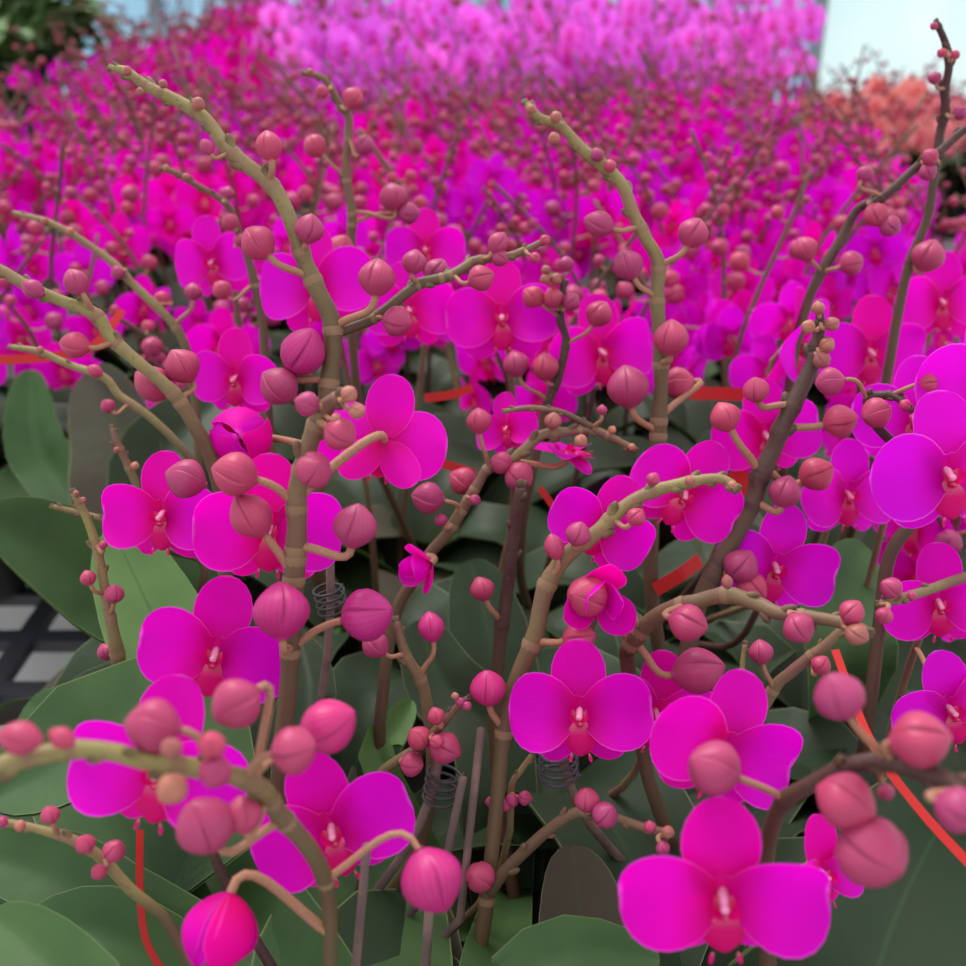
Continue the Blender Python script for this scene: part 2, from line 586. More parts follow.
def structure(o):
    o['kind'] = 'structure'
    return o

def frame(n, upv, pos, sc):
    n = n.normalized()
    u = (upv - n * upv.dot(n)).normalized()
    r = u.cross(n)
    m = Matrix(((r.x * sc, u.x * sc, n.x * sc, pos.x), (r.y * sc, u.y * sc, n.y * sc, pos.y), (r.z * sc, u.z * sc, n.z * sc, pos.z), (0, 0, 0, 1)))
    return m

def sag_path(a, b, adir, bdir, r0, r1, n=7, bow=0.4):
    """cubic from a (leaving along adir) to b (arriving along bdir)"""
    L = (b - a).length
    c1 = a + adir * L * bow
    c2 = b - bdir * L * bow
    out = []
    for i in range(n + 1):
        t = i / n
        p = a * (1 - t) ** 3 + c1 * 3 * t * (1 - t) ** 2 + c2 * 3 * t * t * (1 - t) + b * t ** 3
        out.append((p, r0 + (r1 - r0) * t))
    return out

# ------------------------------------------------------------------ hand placed plants
BASES = []
HAND = []
class Plant:
    def __init__(s, label, leafn=5, group=None):
        s.label, s.leafn, s.group = label, leafn, group
        s.spikes, s.buds, s.flowers, s.leaves, s.stakes, s.coils = [], [], [], [], [], []
        s.base = None
        HAND.append(s)
    def spike(s, pts, d, w, m='stem_brown', root=True):
        """pts tip first, in photo pixels; d and w are (tip, foot) or one value per point"""
        n = len(pts)
        if len(d) == 2 and n != 2:
            d = [d[0] + (d[1] - d[0]) * i / (n - 1) for i in range(n)]
        if len(w) == 2 and n != 2:
            w = [w[0] + (w[1] - w[0]) * i / (n - 1) for i in range(n)]
        path = [(P(x, y, dd), ww * 0.45 * dd / FPX) for (x, y), dd, ww in zip(pts, d, w)]
        s.spikes.append({'path': path, 'm': m, 'root': root, 'att': []})
        return s
    def bud(s, x, y, w, ang=90, tilt=0, m='bud', k=0, dd=-0.008, att=None, sp=None, ped=True):
        s.buds.append((x, y, w, ang, tilt, m, k, dd, att, sp if sp is not None else len(s.spikes) - 1, ped))
        return s
    def flower(s, x, y, w, roll=90, nx=0.0, ny=0.25, d=0.45, kind='open', back=False, mp='petal', att=None, k=None):
        s.flowers.append((x, y, w, roll, nx, ny, d, kind, back, mp, att, k))
        return s
    def leaf(s, pts, w, m='leaf', nh=(0, -0.5, 1), fold=0.4):
        s.leaves.append((pts, w, m, Vector(nh), fold))
        return s

exec_hand = []
# --- A: tall spike leaning left out of the middle
A = Plant('tall orchid whose pale bare-tipped bent spike rises above the blooms with one side branch')
A.spike([(113, 68), (127, 72), (150, 88), (178, 101), (205, 119), (225, 146), (244, 163), (271, 185), (285, 208), (296, 236), (305, 262), (318, 291), (331, 319), (333, 345), (330, 375), (326, 410), (320, 450)],
        (0.50, 0.51), (8, 10, 12, 14, 15, 16, 17, 17, 17, 17, 18, 19, 20, 20, 20, 20, 20), 'stem_olive')
A.bud(269, 146, 27, 100, att=(281, 180), k=1).bud(258, 243, 36, 130, att=(302, 283)).bud(309, 229, 30, 75, 20, att=(300, 250))
A.bud(207, 147, 14, 120, att=(228, 155), k=2).bud(198, 104, 14, 150, 10, 'bud_young', ped=False).bud(163, 84, 9, 150, 10, 'bud_young', ped=False)
A.bud(140, 92, 9, 190, 10, 'bud_young', ped=False).bud(127, 71, 10, 150, 0, 'bud_young', ped=False)
A.bud(377, 278, 38, 85, att=(336, 330), k=0).bud(303, 352, 46, 60, 25, 'bud_mag', 1, att=(330, 385)).bud(279, 386, 40, 140, 10, 'bud', 0, att=(328, 405))
A.spike([(545, 240), (528, 249), (509, 256), (488, 259), (473, 261), (465, 267), (447, 277), (421, 283), (405, 294), (374, 318), (336, 333)], (0.53, 0.51), (6, 8, 9, 9, 10, 11, 11, 12, 12, 12, 12), 'stem_brown', root=False)
A.bud(397, 321, 31, -15, 20, att=(376, 317)).bud(414, 262, 25, 80, att=(418, 284)).bud(437, 271, 26, 60, dd=0.012, att=(440, 280)).bud(481, 278, 27, 20, att=(450, 277))
A.bud(498, 243, 21, 60, k=1, att=(480, 260)).bud(500, 258, 18, -30, 10, att=(490, 259)).bud(545, 240, 11, 30, ped=False).bud(535, 258, 12, -30, 10, att=(525, 250))
A.flower(237, 378, 96, 85, -0.25, 0.2, 0.585).flower(240, 437, 62, 100, 0.15, 0.05, 0.52, 'cup').flower(318, 287, 120, 95, -0.2, 0.35, 0.60).flower(408, 310, 96, 95, 0.2, 0.3, 0.62)
# --- B: nearer stem in front of A
B = Plant('orchid with thick soft-focus upright stem beside a bloom seen from behind')
B.spike([(338, 398), (325, 409), (313, 434), (305, 462), (297, 492), (297, 530), (294, 578), (291, 640), (288, 690), (280, 760)], (0.385, 0.42), (16, 20, 21, 21, 21, 22, 22, 20, 20, 20), 'stem_brown')
B.bud(349, 394, 18, 40, 30, 'bud_young').bud(357, 411, 17, -10, 40, 'bud_young').bud(336, 419, 12, 0, 40, 'bud_young').bud(340, 434, 34, -30, 10).bud(307, 404, 26, 170, 40)
B.bud(314, 470, 37, 40, 60, ped=False, dd=-0.014).bud(235, 474, 46, 165, 10, att=(291, 505)).bud(251, 516, 43, 125, 10, 'bud', 1, att=(292, 575)).bud(355, 526, 45, 80, 10, att=(298, 545))
B.bud(281, 611, 57, 95, -10, 'bud_mag', 0, att=(292, 650), dd=-0.02).bud(367, 615, 54, 15, 20, 'bud_mag', 0, att=(292, 650)).bud(186, 479, 40, 160, 20, 'bud', 0, att=(294, 560), dd=0.03, ped=False)
B.flower(384, 440, 128, 80, -0.1, -0.1, 0.43, back=True, att=(300, 500)).flower(270, 528, 146, 88, 0.1, 0.25, 0.435).flower(216, 652, 150, 78, 0.1, 0.25, 0.43)
B.leaf([(300, 760, 0.48), (310, 690, 0.52), (300, 640, 0.56)], 60, 'leaf_dark')
# --- C: two spikes reaching left
C = Plant('orchid whose long spike slants out of the picture on the left, crossing a thinner one')
C.spike([(-25, 262), (0, 270), (26, 285), (57, 299), (96, 315), (111, 338), (140, 364), (166, 386), (180, 402), (197, 430), (210, 455), (222, 500), (225, 560)], (0.48, 0.52), (12, 13, 13, 13, 14, 14, 14, 15, 15, 16, 17, 17, 17), 'stem_olive')
C.bud(33, 289, 19, 150, 0, k=2, ped=False).bud(76, 282, 25, 120, att=(97, 316), k=1).bud(75, 345, 27, 170, att=(115, 345), k=1).bud(153, 384, 36, 145, dd=0.012, att=(172, 392), k=1).bud(182, 366, 36, 120, 20, att=(182, 402), dd=0.01)
C.spike([(12, 347), (40, 352), (70, 365), (105, 378), (120, 396), (150, 417), (180, 446), (196, 470), (215, 520)], (0.58, 0.60), (6, 8, 8, 9, 9, 9, 9, 10, 10), 'stem_olive')
C.bud(108, 406, 15, 130, att=(130, 405)).bud(95, 371, 13, 150, k=2, ped=False).bud(40, 350, 8, 160, ped=False, m='bud_young')
C.flower(164, 514, 122, 88, -0.15, 0.25, 0.485)
C.leaf([(200, 620, 0.6), (130, 600, 0.6), (60, 555, 0.58), (-15, 512, 0.56)], 118, 'leaf', (0.15, -0.6, 1), 0.3)
C.leaf([(190, 700, 0.54), (150, 610, 0.55), (112, 528, 0.565)], 105, 'leaf_lime', (0.2, -1, 0.8), 0.3)
# --- D: slender stub and spike behind C
D = Plant('slim orchid with thin pale arching spike and small buds, over dark leaves')
D.spike([(15, 213), (45, 221), (70, 233), (90, 246), (113, 263), (135, 286), (160, 310), (175, 327), (187, 352), (195, 400), (198, 450)], (0.66, 0.68), (5, 7, 8, 8, 9, 9, 9, 10, 10, 10, 10), 'stem_olive')
D.bud(118, 273, 14, 200, att=(122, 275)).bud(162, 300, 18, 160, dd=0.01).bud(193, 292, 18, 90, att=(178, 325)).bud(70, 231, 8, 120, ped=False, m='bud_young').bud(45, 221, 8, 150, ped=False, m='bud_young')
D.leaf([(60, 480, 0.85), (35, 440, 0.86), (30, 370, 0.88)], 62, 'leaf', (0.3, -1, 0.6), 0.5)
D.leaf([(130, 500, 0.80), (120, 440, 0.82), (90, 370, 0.85)], 110, 'leaf_olive', (-0.3, -1, 0.6), 0.3)
D.leaf([(150, 480, 0.78), (185, 430, 0.80), (230, 390, 0.84)], 80, 'leaf_dark', (0, -1, 0.6), 0.3)
# --- E: young spike in front of left leaves
E = Plant('young orchid with upright straw-coloured spike and four tiny buds before broad green leaves')
E.spike([(74, 493), (80, 505), (88, 521), (98, 552), (104, 584), (110, 616), (116, 646), (121, 680), (124, 710), (128, 760)], (0.49, 0.52), (7, 9, 10, 10, 11, 12, 15, 15, 15, 15), 'stem_olive')
E.bud(88, 578, 16, 110, att=(104, 594)).bud(114, 594, 20, 80, 20, att=(112, 618)).bud(103, 545, 9, 90).bud(106, 652, 18, 120, dd=0.015, ped=False).bud(83, 500, 7, 60, ped=False, m='bud_young').bud(76, 493, 6, 100, ped=False, m='bud_young')
E.spike([(112, 428), (117, 442), (124, 457), (130, 470), (137, 490), (142, 540), (146, 620)], (0.57, 0.58), (5, 8, 8, 9, 9, 9, 9), 'stem_brown')
E.bud(135, 466, 9, 70, ped=False, m='bud_young').bud(117, 450, 7, 150, ped=False, m='bud_young')
E.spike([(54, 507), (75, 512), (103, 519), (140, 533), (170, 550), (205, 568), (180, 640)], (0.55, 0.57), (6, 7, 7, 8, 9, 9, 9), 'stem_brown')
E.leaf([(180, 740, 0.55), (120, 690, 0.58), (30, 730, 0.60)], 80, 'leaf_dark', (0.1, -0.4, 1), 0.2)
E.leaf([(210, 800, 0.45), (130, 720, 0.48), (60, 760, 0.47), (-10, 800, 0.46)], 130, 'leaf', (0.1, -0.5, 1), 0.25)
# --- F: blurred cluster at the lower left
F = Plant('closest orchid at lower left, its arching stem carrying a blurred knot of pink buds')
F.spike([(-40, 778), (0, 765), (68, 750), (112, 752), (150, 762), (195, 768), (238, 777), (262, 790), (280, 815), (308, 847), (325, 880), (330, 920), (330, 990)],
        (0.27, 0.27, 0.275, 0.28, 0.285, 0.295, 0.305, 0.315, 0.325, 0.335, 0.345, 0.355, 0.37), (18, 20, 20, 20, 20, 20, 20, 22, 21, 20, 18, 17, 17), 'stem_olive')
F.bud(153, 726, 54, 170, 10, att=(215, 770), k=0, dd=-0.012).bud(236, 704, 52, 215, 40, att=(262, 785), dd=-0.01).bud(294, 750, 48, 15, 20, att=(245, 775)).bud(328, 726, 54, 30, 10, 'bud_mag', 1, att=(250, 775), dd=0.015)
F.bud(205, 825, 60, 110, 25, att=(283, 820), dd=-0.02).bud(243, 815, 38, 100, 0, att=(270, 800)).bud(215, 772, 34, 250, 50, ped=False, dd=-0.02).bud(212, 745, 28, 90, 50, ped=False, dd=-0.02)
F.bud(172, 789, 32, 230, 40, 'bud_young', ped=False, dd=-0.015).bud(171, 748, 22, 90, 40, 'bud_young', ped=False, dd=-0.015).bud(20, 738, 34, 170, 0, k=2, dd=-0.006, ped=False).bud(62, 738, 22, 150, 0, k=2, ped=False)
F.bud(432, 880, 64, -65, 10, 'bud_mag', 0, att=(325, 880), dd=-0.01)
F.flower(219, 932, 74, 60, -0.25, -0.93, 0.335, 'cup', att=(330, 940)).flower(163, 768, 182, 80, -0.12, 0.3, 0.36, att=(300, 835)).flower(332, 828, 162, 108, 0.1, 0.3, 0.385, att=(325, 890))
F.leaf([(350, 1010, 0.42), (365, 930, 0.46), (400, 850, 0.52)], 190, 'leaf', (0.1, -0.8, 1), 0.15)
F.leaf([(290, 990, 0.42), (235, 900, 0.47), (190, 830, 0.52)], 130, 'leaf', (-0.2, -0.8, 1), 0.2)
# --- G: young spike at bottom left
Gp = Plant('low orchid with side-leaning spike of small brown-red buds over the lower left corner leaves')
Gp.spike([(-12, 822), (20, 825), (68, 838), (99, 856), (130, 889), (150, 905), (167, 922), (190, 965)], (0.375, 0.395), (8, 9, 11, 12, 13, 13, 13, 13), 'stem_olive')
Gp.bud(50, 815, 19, 100, 20, att=(60, 836)).bud(85, 844, 20, 100, 30).bud(114, 851, 23, 60, 20).bud(99, 872, 16, 220, 20).bud(20, 826, 12, 160, 20, ped=False, m='bud_young').bud(2, 822, 12, 160, 10, ped=False)
Gp.leaf([(180, 965, 0.43), (110, 915, 0.44), (50, 872, 0.45), (-40, 850, 0.45)], 100, 'leaf', (0.1, -0.6, 1), 0.2)
Gp.leaf([(200, 1010, 0.42), (130, 945, 0.42), (70, 930, 0.42), (0, 955, 0.42)], 90, 'leaf', (0, -0.5, 1), 0.25)
Gp.leaf([(120, 1050, 0.34), (50, 960, 0.36), (-10, 915, 0.38)], 85, 'leaf', (-0.3, -0.4, 1), 0.2)
Gp.leaf([(185, 990, 0.46), (90, 790, 0.52), (30, 700, 0.56)], 130, 'leaf', (-0.5, -0.7, 1), 0.2)
# --- H: the long green spike in the middle
H = Plant('orchid with smooth green spike bending to a blunt tip across the central blooms')
H.spike([(733, 486), (722, 479), (708, 479), (690, 482), (660, 489), (634, 500), (614, 516), (596, 533), (578, 546), (562, 561), (545, 590), (535, 636), (522, 667), (509, 704), (503, 740), (497, 800), (489, 880), (478, 966)], (0.435, 0.46), (11, 11, 12, 13, 14, 15, 16, 17, 18, 19, 20, 20, 20, 19, 18, 17, 17, 17), 'stem_olive')
H.bud(636, 517, 20, 50, 0, att=(612, 520)).bud(578, 534, 26, 75, 20).bud(554, 547, 21, 105, 10, k=2, att=(548, 580)).bud(653, 479, 14, 60, 20, ped=False).bud(579, 638, 34, 15, 10, att=(534, 645)).bud(488, 688, 37, 95, 15, 'bud_mag', 0, att=(503, 728))
H.bud(480, 877, 31, 140, 50, att=(492, 890)).bud(690, 481, 11, 20, 40, ped=False, m='bud_young').bud(732, 485, 9, -20, 0, ped=False, m='bud_young')
H.spike([(668, 833), (650, 829), (625, 821), (600, 812), (575, 813), (551, 828), (525, 851), (504, 872), (490, 892)], (0.42, 0.455), (9, 10, 10, 10, 12, 13, 14, 14, 14), 'stem_brown', root=False)
H.bud(587, 800, 26, 100, 20).bud(605, 815, 27, 60, 30, dd=-0.012).bud(663, 848, 15, -60, 0).bud(668, 832, 13, 0, 20, ped=False, m='bud_young').bud(650, 827, 13, 100, 0, ped=False)
H.flower(602, 526, 108, 62, -0.1, 0.2, 0.475).flower(580, 712, 142, 92, -0.15, 0.4, 0.43).flower(655, 712, 120, 80, 0.1, 0.3, 0.465, att=(520, 680))
H.leaf([(585, 985, 0.445), (582, 925, 0.45), (572, 845, 0.47)], 105, 'leaf_olive', (0.2, -1, 0.4), 0.25)
H.leaf([(490, 1010, 0.40), (560, 952, 0.41), (660, 960, 0.42)], 75, 'leaf', (0, -0.7, 1), 0.25)
# --- R: brown spike crossing the centre
Rr = Plant('orchid with wiry brown diagonal spike ending in a twiggy tip near the picture centre')
Rr.spike([(633, 449), (612, 438), (591, 430), (566, 432), (542, 435), (524, 450), (509, 461), (488, 469), (478, 484), (462, 510), (447, 534), (431, 552), (417, 576), (399, 604), (388, 650), (380, 720)], (0.53, 0.54), (7, 9, 10, 11, 12, 12, 12, 11, 11, 12, 13, 13, 13, 14, 14, 14), 'stem_brown')
Rr.bud(479, 421, 26, 95, att=(487, 468)).bud(501, 463, 23, 160, 30).bud(519, 476, 30, -40, 20).bud(463, 481, 29, 150, 0, dd=0.01).bud(428, 498, 33, 170, 0, att=(460, 512)).bud(475, 500, 12, -20).bud(441, 520, 14, 120)
Rr.bud(553, 421, 18, 80, 20, 'bud_young', ped=False).bud(581, 441, 14, -40, 20, 'bud_young', ped=False).bud(632, 447, 8, -20, 0, 'bud_young', ped=False).bud(612, 430, 9, 60, 0, 'bud_young', ped=False)
Rr.spike([(506, 411), (529, 408), (550, 410), (566, 414), (594, 428)], (0.53, 0.53), (5, 7, 7, 7, 7), 'stem_brown', root=False)
Rr.bud(602, 410, 11, 90, att=(594, 427))
Rr.flower(568, 455, 74, 150, 0.1, 0.93, 0.545).flower(430, 564, 60, 75, -0.75, 0.15, 0.52, 'half').flower(508, 428, 70, 100, -0.5, 0.3, 0.58)
# --- Q: tall centre right spike
Q = Plant('tall orchid with pale upright spike curving over to a bare tip, its buds dusty rose')
Q.spike([(527, 105), (540, 118), (561, 127), (584, 151), (607, 169), (623, 187), (633, 213), (646, 239), (658, 262), (657, 300), (660, 340), (661, 380), (659, 420), (657, 460), (652, 520)], (0.54, 0.56), (9, 10, 11, 13, 14, 14, 14, 14, 15, 15, 16, 16, 17, 17, 17), 'stem_olive')
Q.bud(599, 224, 27, 160, att=(634, 232), k=1).bud(628, 265, 31, 115, att=(657, 303)).bud(693, 233, 31, 65, att=(659, 266)).bud(671, 338, 36, 90, 10, att=(661, 366), dd=-0.014).bud(628, 387, 43, 100, 0, att=(660, 432)).bud(678, 384, 33, 190, 0, att=(660, 420), dd=0.012)
Q.bud(597, 155, 14, 120, 20, ped=False).bud(610, 166, 13, 100, 10, ped=False).bud(556, 117, 12, 110, 0, ped=False, m='bud_young').bud(554, 138, 12, 200, 0, ped=False, m='bud_young').bud(531, 109, 10, 150, 0, ped=False, m='bud_young')
Q.flower(684, 494, 118, 58, 0.0, 0.25, 0.51)
# --- T: small cluster spike behind
T = Plant('orchid with dark slender spike topped by a tight cluster of little round buds')
T.spike([(548, 274), (556, 276), (563, 285), (560, 318), (566, 340), (559, 375), (548, 402), (541, 430), (530, 480)], (0.60, 0.62), (6, 7, 8, 9, 9, 10, 10, 11, 11), 'stem_dark')
T.bud(566, 264, 16, 90).bud(546, 270, 10, 120, 0, 'bud_young').bud(545, 279, 10, 200, 0, 'bud_young').bud(556, 279, 13, 60, 30, 'bud_young').bud(533, 297, 23, 140, att=(560, 318)).bud(553, 298, 21, 110, 10).bud(571, 302, 19, 50).bud(599, 314, 27, 60, att=(565, 345)).bud(516, 364, 27, 105, att=(549, 402)).bud(545, 367, 28, 95, 10, att=(553, 388))
T.flower(502, 318, 112, 92, -0.05, 0.35, 0.62).flower(600, 352, 112, 100, 0.25, 0.25, 0.66)
# --- J: dark stem in centre
J = Plant('plum-stemmed orchid among the central leaves bearing one small pink bud')
J.spike([(521, 488), (516, 520), (511, 556), (506, 600), (500, 640), (496, 690)], (0.50, 0.53), (13, 14, 15, 15, 15, 15), 'stem_dark')
J.bud(482, 589, 25, 110, att=(502, 625))
J.leaf([(490, 740, 0.58), (440, 680, 0.60), (420, 620, 0.62)], 80, 'leaf_dark', (0.2, -1, 0.6), 0.3)
J.leaf([(500, 740, 0.60), (490, 640, 0.63), (470, 560, 0.66)], 90, 'leaf_dark', (0, -1, 0.6), 0.3)
J.leaf([(380, 760, 0.54), (392, 728, 0.55), (412, 700, 0.56)], 38, 'leaf_lime', (0, -1, 0.3), 0.6)
# --- S: bud bunches low in the middle
S = Plant('small orchid with short spike holding a bunch of round red-pink buds beside grey stakes')
S.spike([(468, 698), (455, 709), (432, 735), (412, 752), (395, 762), (378, 780), (372, 830)], (0.45, 0.47), (6, 8, 10, 11, 11, 12, 12), 'stem_brown')
S.bud(436, 716, 18, 110).bud(419, 738, 25, 130, 20).bud(445, 748, 33, -20, 10).bud(437, 742, 15, 0, 60, dd=-0.018).bud(412, 764, 25, 0, 30).bud(460, 702, 10, 120, ped=False).bud(467, 706, 10, 40, ped=False).bud(455, 696, 8, 100, ped=False, m='bud_young')
S.spike([(396, 622), (406, 655), (420, 678), (427, 704), (432, 750), (430, 800)], (0.46, 0.48), (9, 11, 13, 14, 14, 14), 'stem_brown')
S.bud(431, 627, 27, 100, 0, 'bud_mag', 1, att=(421, 680)).bud(375, 645, 28, 140, 0, att=(405, 655))
S.spike([(532, 755), (520, 772), (512, 786), (510, 830)], (0.46, 0.47), (6, 7, 7, 8), 'stem_olive')
S.bud(512, 800, 14, 60, 50, ped=False).bud(525, 798, 15, 0, 20).bud(505, 806, 12, 200, 30).bud(491, 802, 12, 180, 0)
S.stakes += [((463, 778, 0.445), (447, 856, 0.455), 9), ((481, 729, 0.45), (460, 920, 0.46), 9), ((367, 845, 0.37), (356, 966, 0.38), 9), ((430, 900, 0.42), (424, 990, 0.43), 10)]
S.coils += [(440, 790, 0.47, 36), (334, 601, 0.50, 30)]
# --- K: dark spike on the right
K = Plant('orchid with dark brown knobbly spike, tan bud cluster on top, plump rose buds both sides')
K.spike([(819, 306), (820, 323), (817, 345), (814, 360), (799, 393), (783, 425), (773, 450), (760, 476), (754, 498), (742, 523), (722, 560), (700, 600), (688, 650)], (0.50, 0.52), (8, 10, 16, 17, 18, 19, 19, 20, 20, 20, 20, 20, 20), 'stem_dark')
K.bud(818, 308, 14, 100, 10, 'bud_young').bud(808, 327, 15, 160, 20, 'bud_young').bud(832, 324, 15, 30, 20, 'bud_young').bud(827, 345, 16, 50, 20, 'bud_young').bud(822, 360, 18, -60, 40, 'bud_young')
K.bud(756, 390, 27, 110, 30, att=(790, 409)).bud(725, 417, 31, 115, 0, att=(758, 477)).bud(840, 421, 34, 15, 20, att=(782, 428)).bud(785, 492, 33, 75, 0, 'bud', 0, att=(752, 502)).bud(816, 474, 35, 30, 10, att=(765, 470), dd=0.012)
K.bud(741, 566, 36, 60, 20, att=(722, 560)).bud(752, 588, 32, -40, 20, att=(715, 575))
K.flower(846, 494, 108, 92, 0.15, 0.25, 0.56, mp='petal_violet', att=(754, 498)).flower(774, 566, 124, 80, 0.05, 0.2, 0.525, mp='petal_violet', att=(722, 570)).flower(795, 345, 110, 110, 0.8, 0.15, 0.64, att=(800, 395)).flower(765, 435, 110, 100, 0.0, 0.2, 0.60, att=(770, 450))
# --- N: brown arch over the lower right blooms
Nn = Plant('orchid with brown spike arching level over blooms, one flower half open at its foot')
Nn.spike([(866, 631), (840, 622), (809, 617), (778, 613), (758, 604), (727, 595), (695, 602), (667, 610), (645, 626), (631, 646), (627, 660), (640, 740)], (0.405, 0.475), (12, 14, 15, 16, 17, 18, 18, 18, 19, 19, 17, 15), 'stem_brown')
Nn.bud(688, 623, 39, -15, 20, dd=-0.016).bud(698, 671, 47, 10, 0, 'bud', 1, att=(635, 642)).bud(799, 628, 32, -60, 30).bud(852, 612, 26, 60, 20).bud(857, 634, 24, -30, 30, 'bud_young').bud(587, 596, 43, 170, 40, att=(640, 630), dd=-0.02).bud(727, 582, 12, 100, 20, ped=False, m='bud_young', k=2)
Nn.flower(598, 594, 86, 80, 0.05, 0.2, 0.445, 'half', att=(631, 646)).flower(722, 748, 156, 72, 0.05, 0.3, 0.405)
Nn.spike([(843, 628), (826, 645), (809, 658), (790, 673), (773, 690), (750, 740), (740, 800)], (0.46, 0.48), (9, 12, 13, 13, 13, 13, 13), 'stem_brown')
Nn.bud(821, 665, 20, 60, 10).bud(761, 652, 25, 100, 0, att=(775, 688))
Nn.spike([(745, 645), (742, 670), (738, 720)], (0.47, 0.47), (6, 6, 6), 'stem_olive')
Nn.coils += [(559, 768, 0.46, 38)]
# --- L: closest stem on the lower right
Lp = Plant('closest orchid at lower right, six fat blurred rose buds above a large bright bloom')
Lp.spike([(1010, 800), (966, 789), (927, 773), (884, 761), (856, 764), (829, 775), (806, 787), (785, 800), (772, 825), (765, 870), (768, 960)],
         (0.265, 0.275, 0.285, 0.295, 0.30, 0.31, 0.32, 0.33, 0.34, 0.355, 0.38), (24, 23, 22, 20, 19, 18, 18, 19, 19, 19, 19), 'stem_dark')
Lp.bud(714, 768, 55, 155, 15, att=(785, 800), k=0).bud(839, 696, 51, 120, 15, att=(884, 758)).bud(920, 740, 58, 10, 15, att=(890, 760)).bud(846, 801, 58, -20, 35, 'bud', 0, dd=-0.016, ped=False).bud(872, 852, 72, -30, 65, att=(850, 768), dd=-0.012)
Lp.bud(958, 810, 46, -20, 20, dd=-0.01).bud(886, 792, 17, -70, 10, dd=0.01)
Lp.flower(722, 893, 204, 93, -0.08, 0.12, 0.325, att=(766, 880)).flower(820, 872, 112, 100, 0.45, 0.3, 0.385, att=(768, 900))
Lp.leaf([(860, 1010, 0.42), (905, 900, 0.46), (960, 790, 0.52)], 220, 'leaf_dark', (0.1, -0.8, 1), 0.2)
# --- Mr: blooms at the right edge
Mr = Plant('orchid with large violet-pink blooms stacked at the right edge on a dark stem')
Mr.spike([(910, 408), (898, 398), (887, 395), (868, 400), (880, 430), (925, 470), (931, 498), (915, 520), (897, 542), (887, 566), (880, 620), (872, 690)], (0.46, 0.50), (8, 9, 10, 10, 11, 12, 14, 14, 15, 15, 15, 15), 'stem_dark')
Mr.bud(830, 382, 29, 190, 0, att=(866, 402)).bud(876, 413, 31, 200, 20, dd=-0.014).bud(927, 382, 24, 15, 0, att=(890, 396)).bud(905, 405, 12, -30, 0, ped=False)
Mr.flower(946, 472, 158, 98, -0.05, 0.2, 0.44, mp='petal_violet', att=(931, 498)).flower(992, 388, 160, 90, -0.1, 0.3, 0.46, mp='petal_violet', att=(925, 470)).flower(912, 418, 120, 85, -0.1, 0.2, 0.53, mp='petal_violet', att=(925, 470))
Mr.leaf([(850, 660, 0.58), (840, 600, 0.60), (865, 545, 0.63)], 90, 'leaf', (0, -1, 0.6), 0.2)
# --- Pr: thin spike entering at right
Pr = Plant('orchid with a thin twig-like spike pointing left over two frilly blooms at the right edge')
Pr.spike([(880, 604), (900, 599), (928, 590), (966, 577), (1000, 572), (1030, 620), (1040, 700)], (0.42, 0.46), (8, 10, 11, 12, 12, 13, 13), 'stem_brown')
Pr.bud(891, 588, 23, 150, 10).bud(884, 616, 18, -120, 10).bud(912, 596, 10, 0, 40, ped=False)
Pr.flower(938, 602, 116, 95, -0.1, 0.2, 0.485, att=(1000, 580)).flower(948, 708, 124, 110, 0.1, 0.25, 0.475, mp='petal_violet', att=(1035, 660))
Pr.leaf([(985, 790, 0.5), (930, 720, 0.52), (910, 690, 0.54)], 60, 'leaf_dark', (0, -1, 0.6), 0.3)
# --- U: dark arching pair at top right
U = Plant('orchid with two dark bare-looking spikes crossing against the pale wall at upper right', 5)
U.spike([(937, 24), (945, 42), (949, 65), (945, 90), (945, 114), (940, 134), (934, 178), (927, 219), (910, 262), (899, 308), (890, 360)], (0.60, 0.66), (7, 8, 9, 9, 10, 10, 10, 10, 10, 11, 11), 'stem_dark')
U.bud(935, 78, 13, 100, att=(945, 92)).bud(955, 55, 10, 60).bud(942, 53, 10, 150).bud(960, 113, 15, 30).bud(934, 26, 8, 150, ped=False).bud(928, 256, 33, 70, 10, att=(912, 262))
U.spike([(995, 112), (964, 130), (937, 154), (916, 168), (882, 198), (858, 209), (841, 239), (817, 280), (807, 305), (795, 350), (788, 400)], (0.58, 0.64), (8, 9, 10, 10, 10, 10, 11, 11, 11, 11, 11), 'stem_dark')
U.bud(865, 174, 17, 60).bud(930, 157, 17, 150, 10).bud(928, 172, 18, -60).bud(876, 215, 25, -60, 10).bud(890, 226, 22, -30).bud(805, 249, 25, 120, att=(820, 275)).bud(851, 263, 25, 20, att=(820, 275))
U.flower(941, 302, 96, 92, -0.1, 0.25, 0.70).flower(869, 352, 108, 90, 0.05, 0.2, 0.70)
# --- W, X: slender spikes upper left / middle
W = Plant('orchid with a knotted pale spike tip pointing left behind the tall bent spike')
W.spike([(164, 169), (178, 174), (191, 182), (205, 190), (220, 199), (231, 210), (238, 232), (250, 265), (262, 320), (266, 380)], (0.62, 0.66), (6, 7, 7, 7, 7, 8, 8, 9, 10, 10), 'stem_brown')
W.bud(228, 193, 13, 80).bud(230, 222, 18, 120).bud(240, 240, 13, 60).bud(186, 177, 8, 70, ped=False, m='bud_young').bud(166, 168, 7, 150, ped=False, m='bud_young').bud(222, 290, 20, 130, att=(256, 290))
W.flower(215, 262, 88, 95, -0.3, 0.2, 0.70)
X = Plant('orchid with straight upright spike and crooked tip just beside the tall bent spike')
X.spike([(305, 73), (318, 76), (328, 83), (340, 106), (349, 121), (346, 171), (352, 213), (351, 240), (350, 290), (352, 340)], (0.64, 0.68), (6, 7, 7, 8, 9, 9, 10, 10, 10, 10), 'stem_brown')
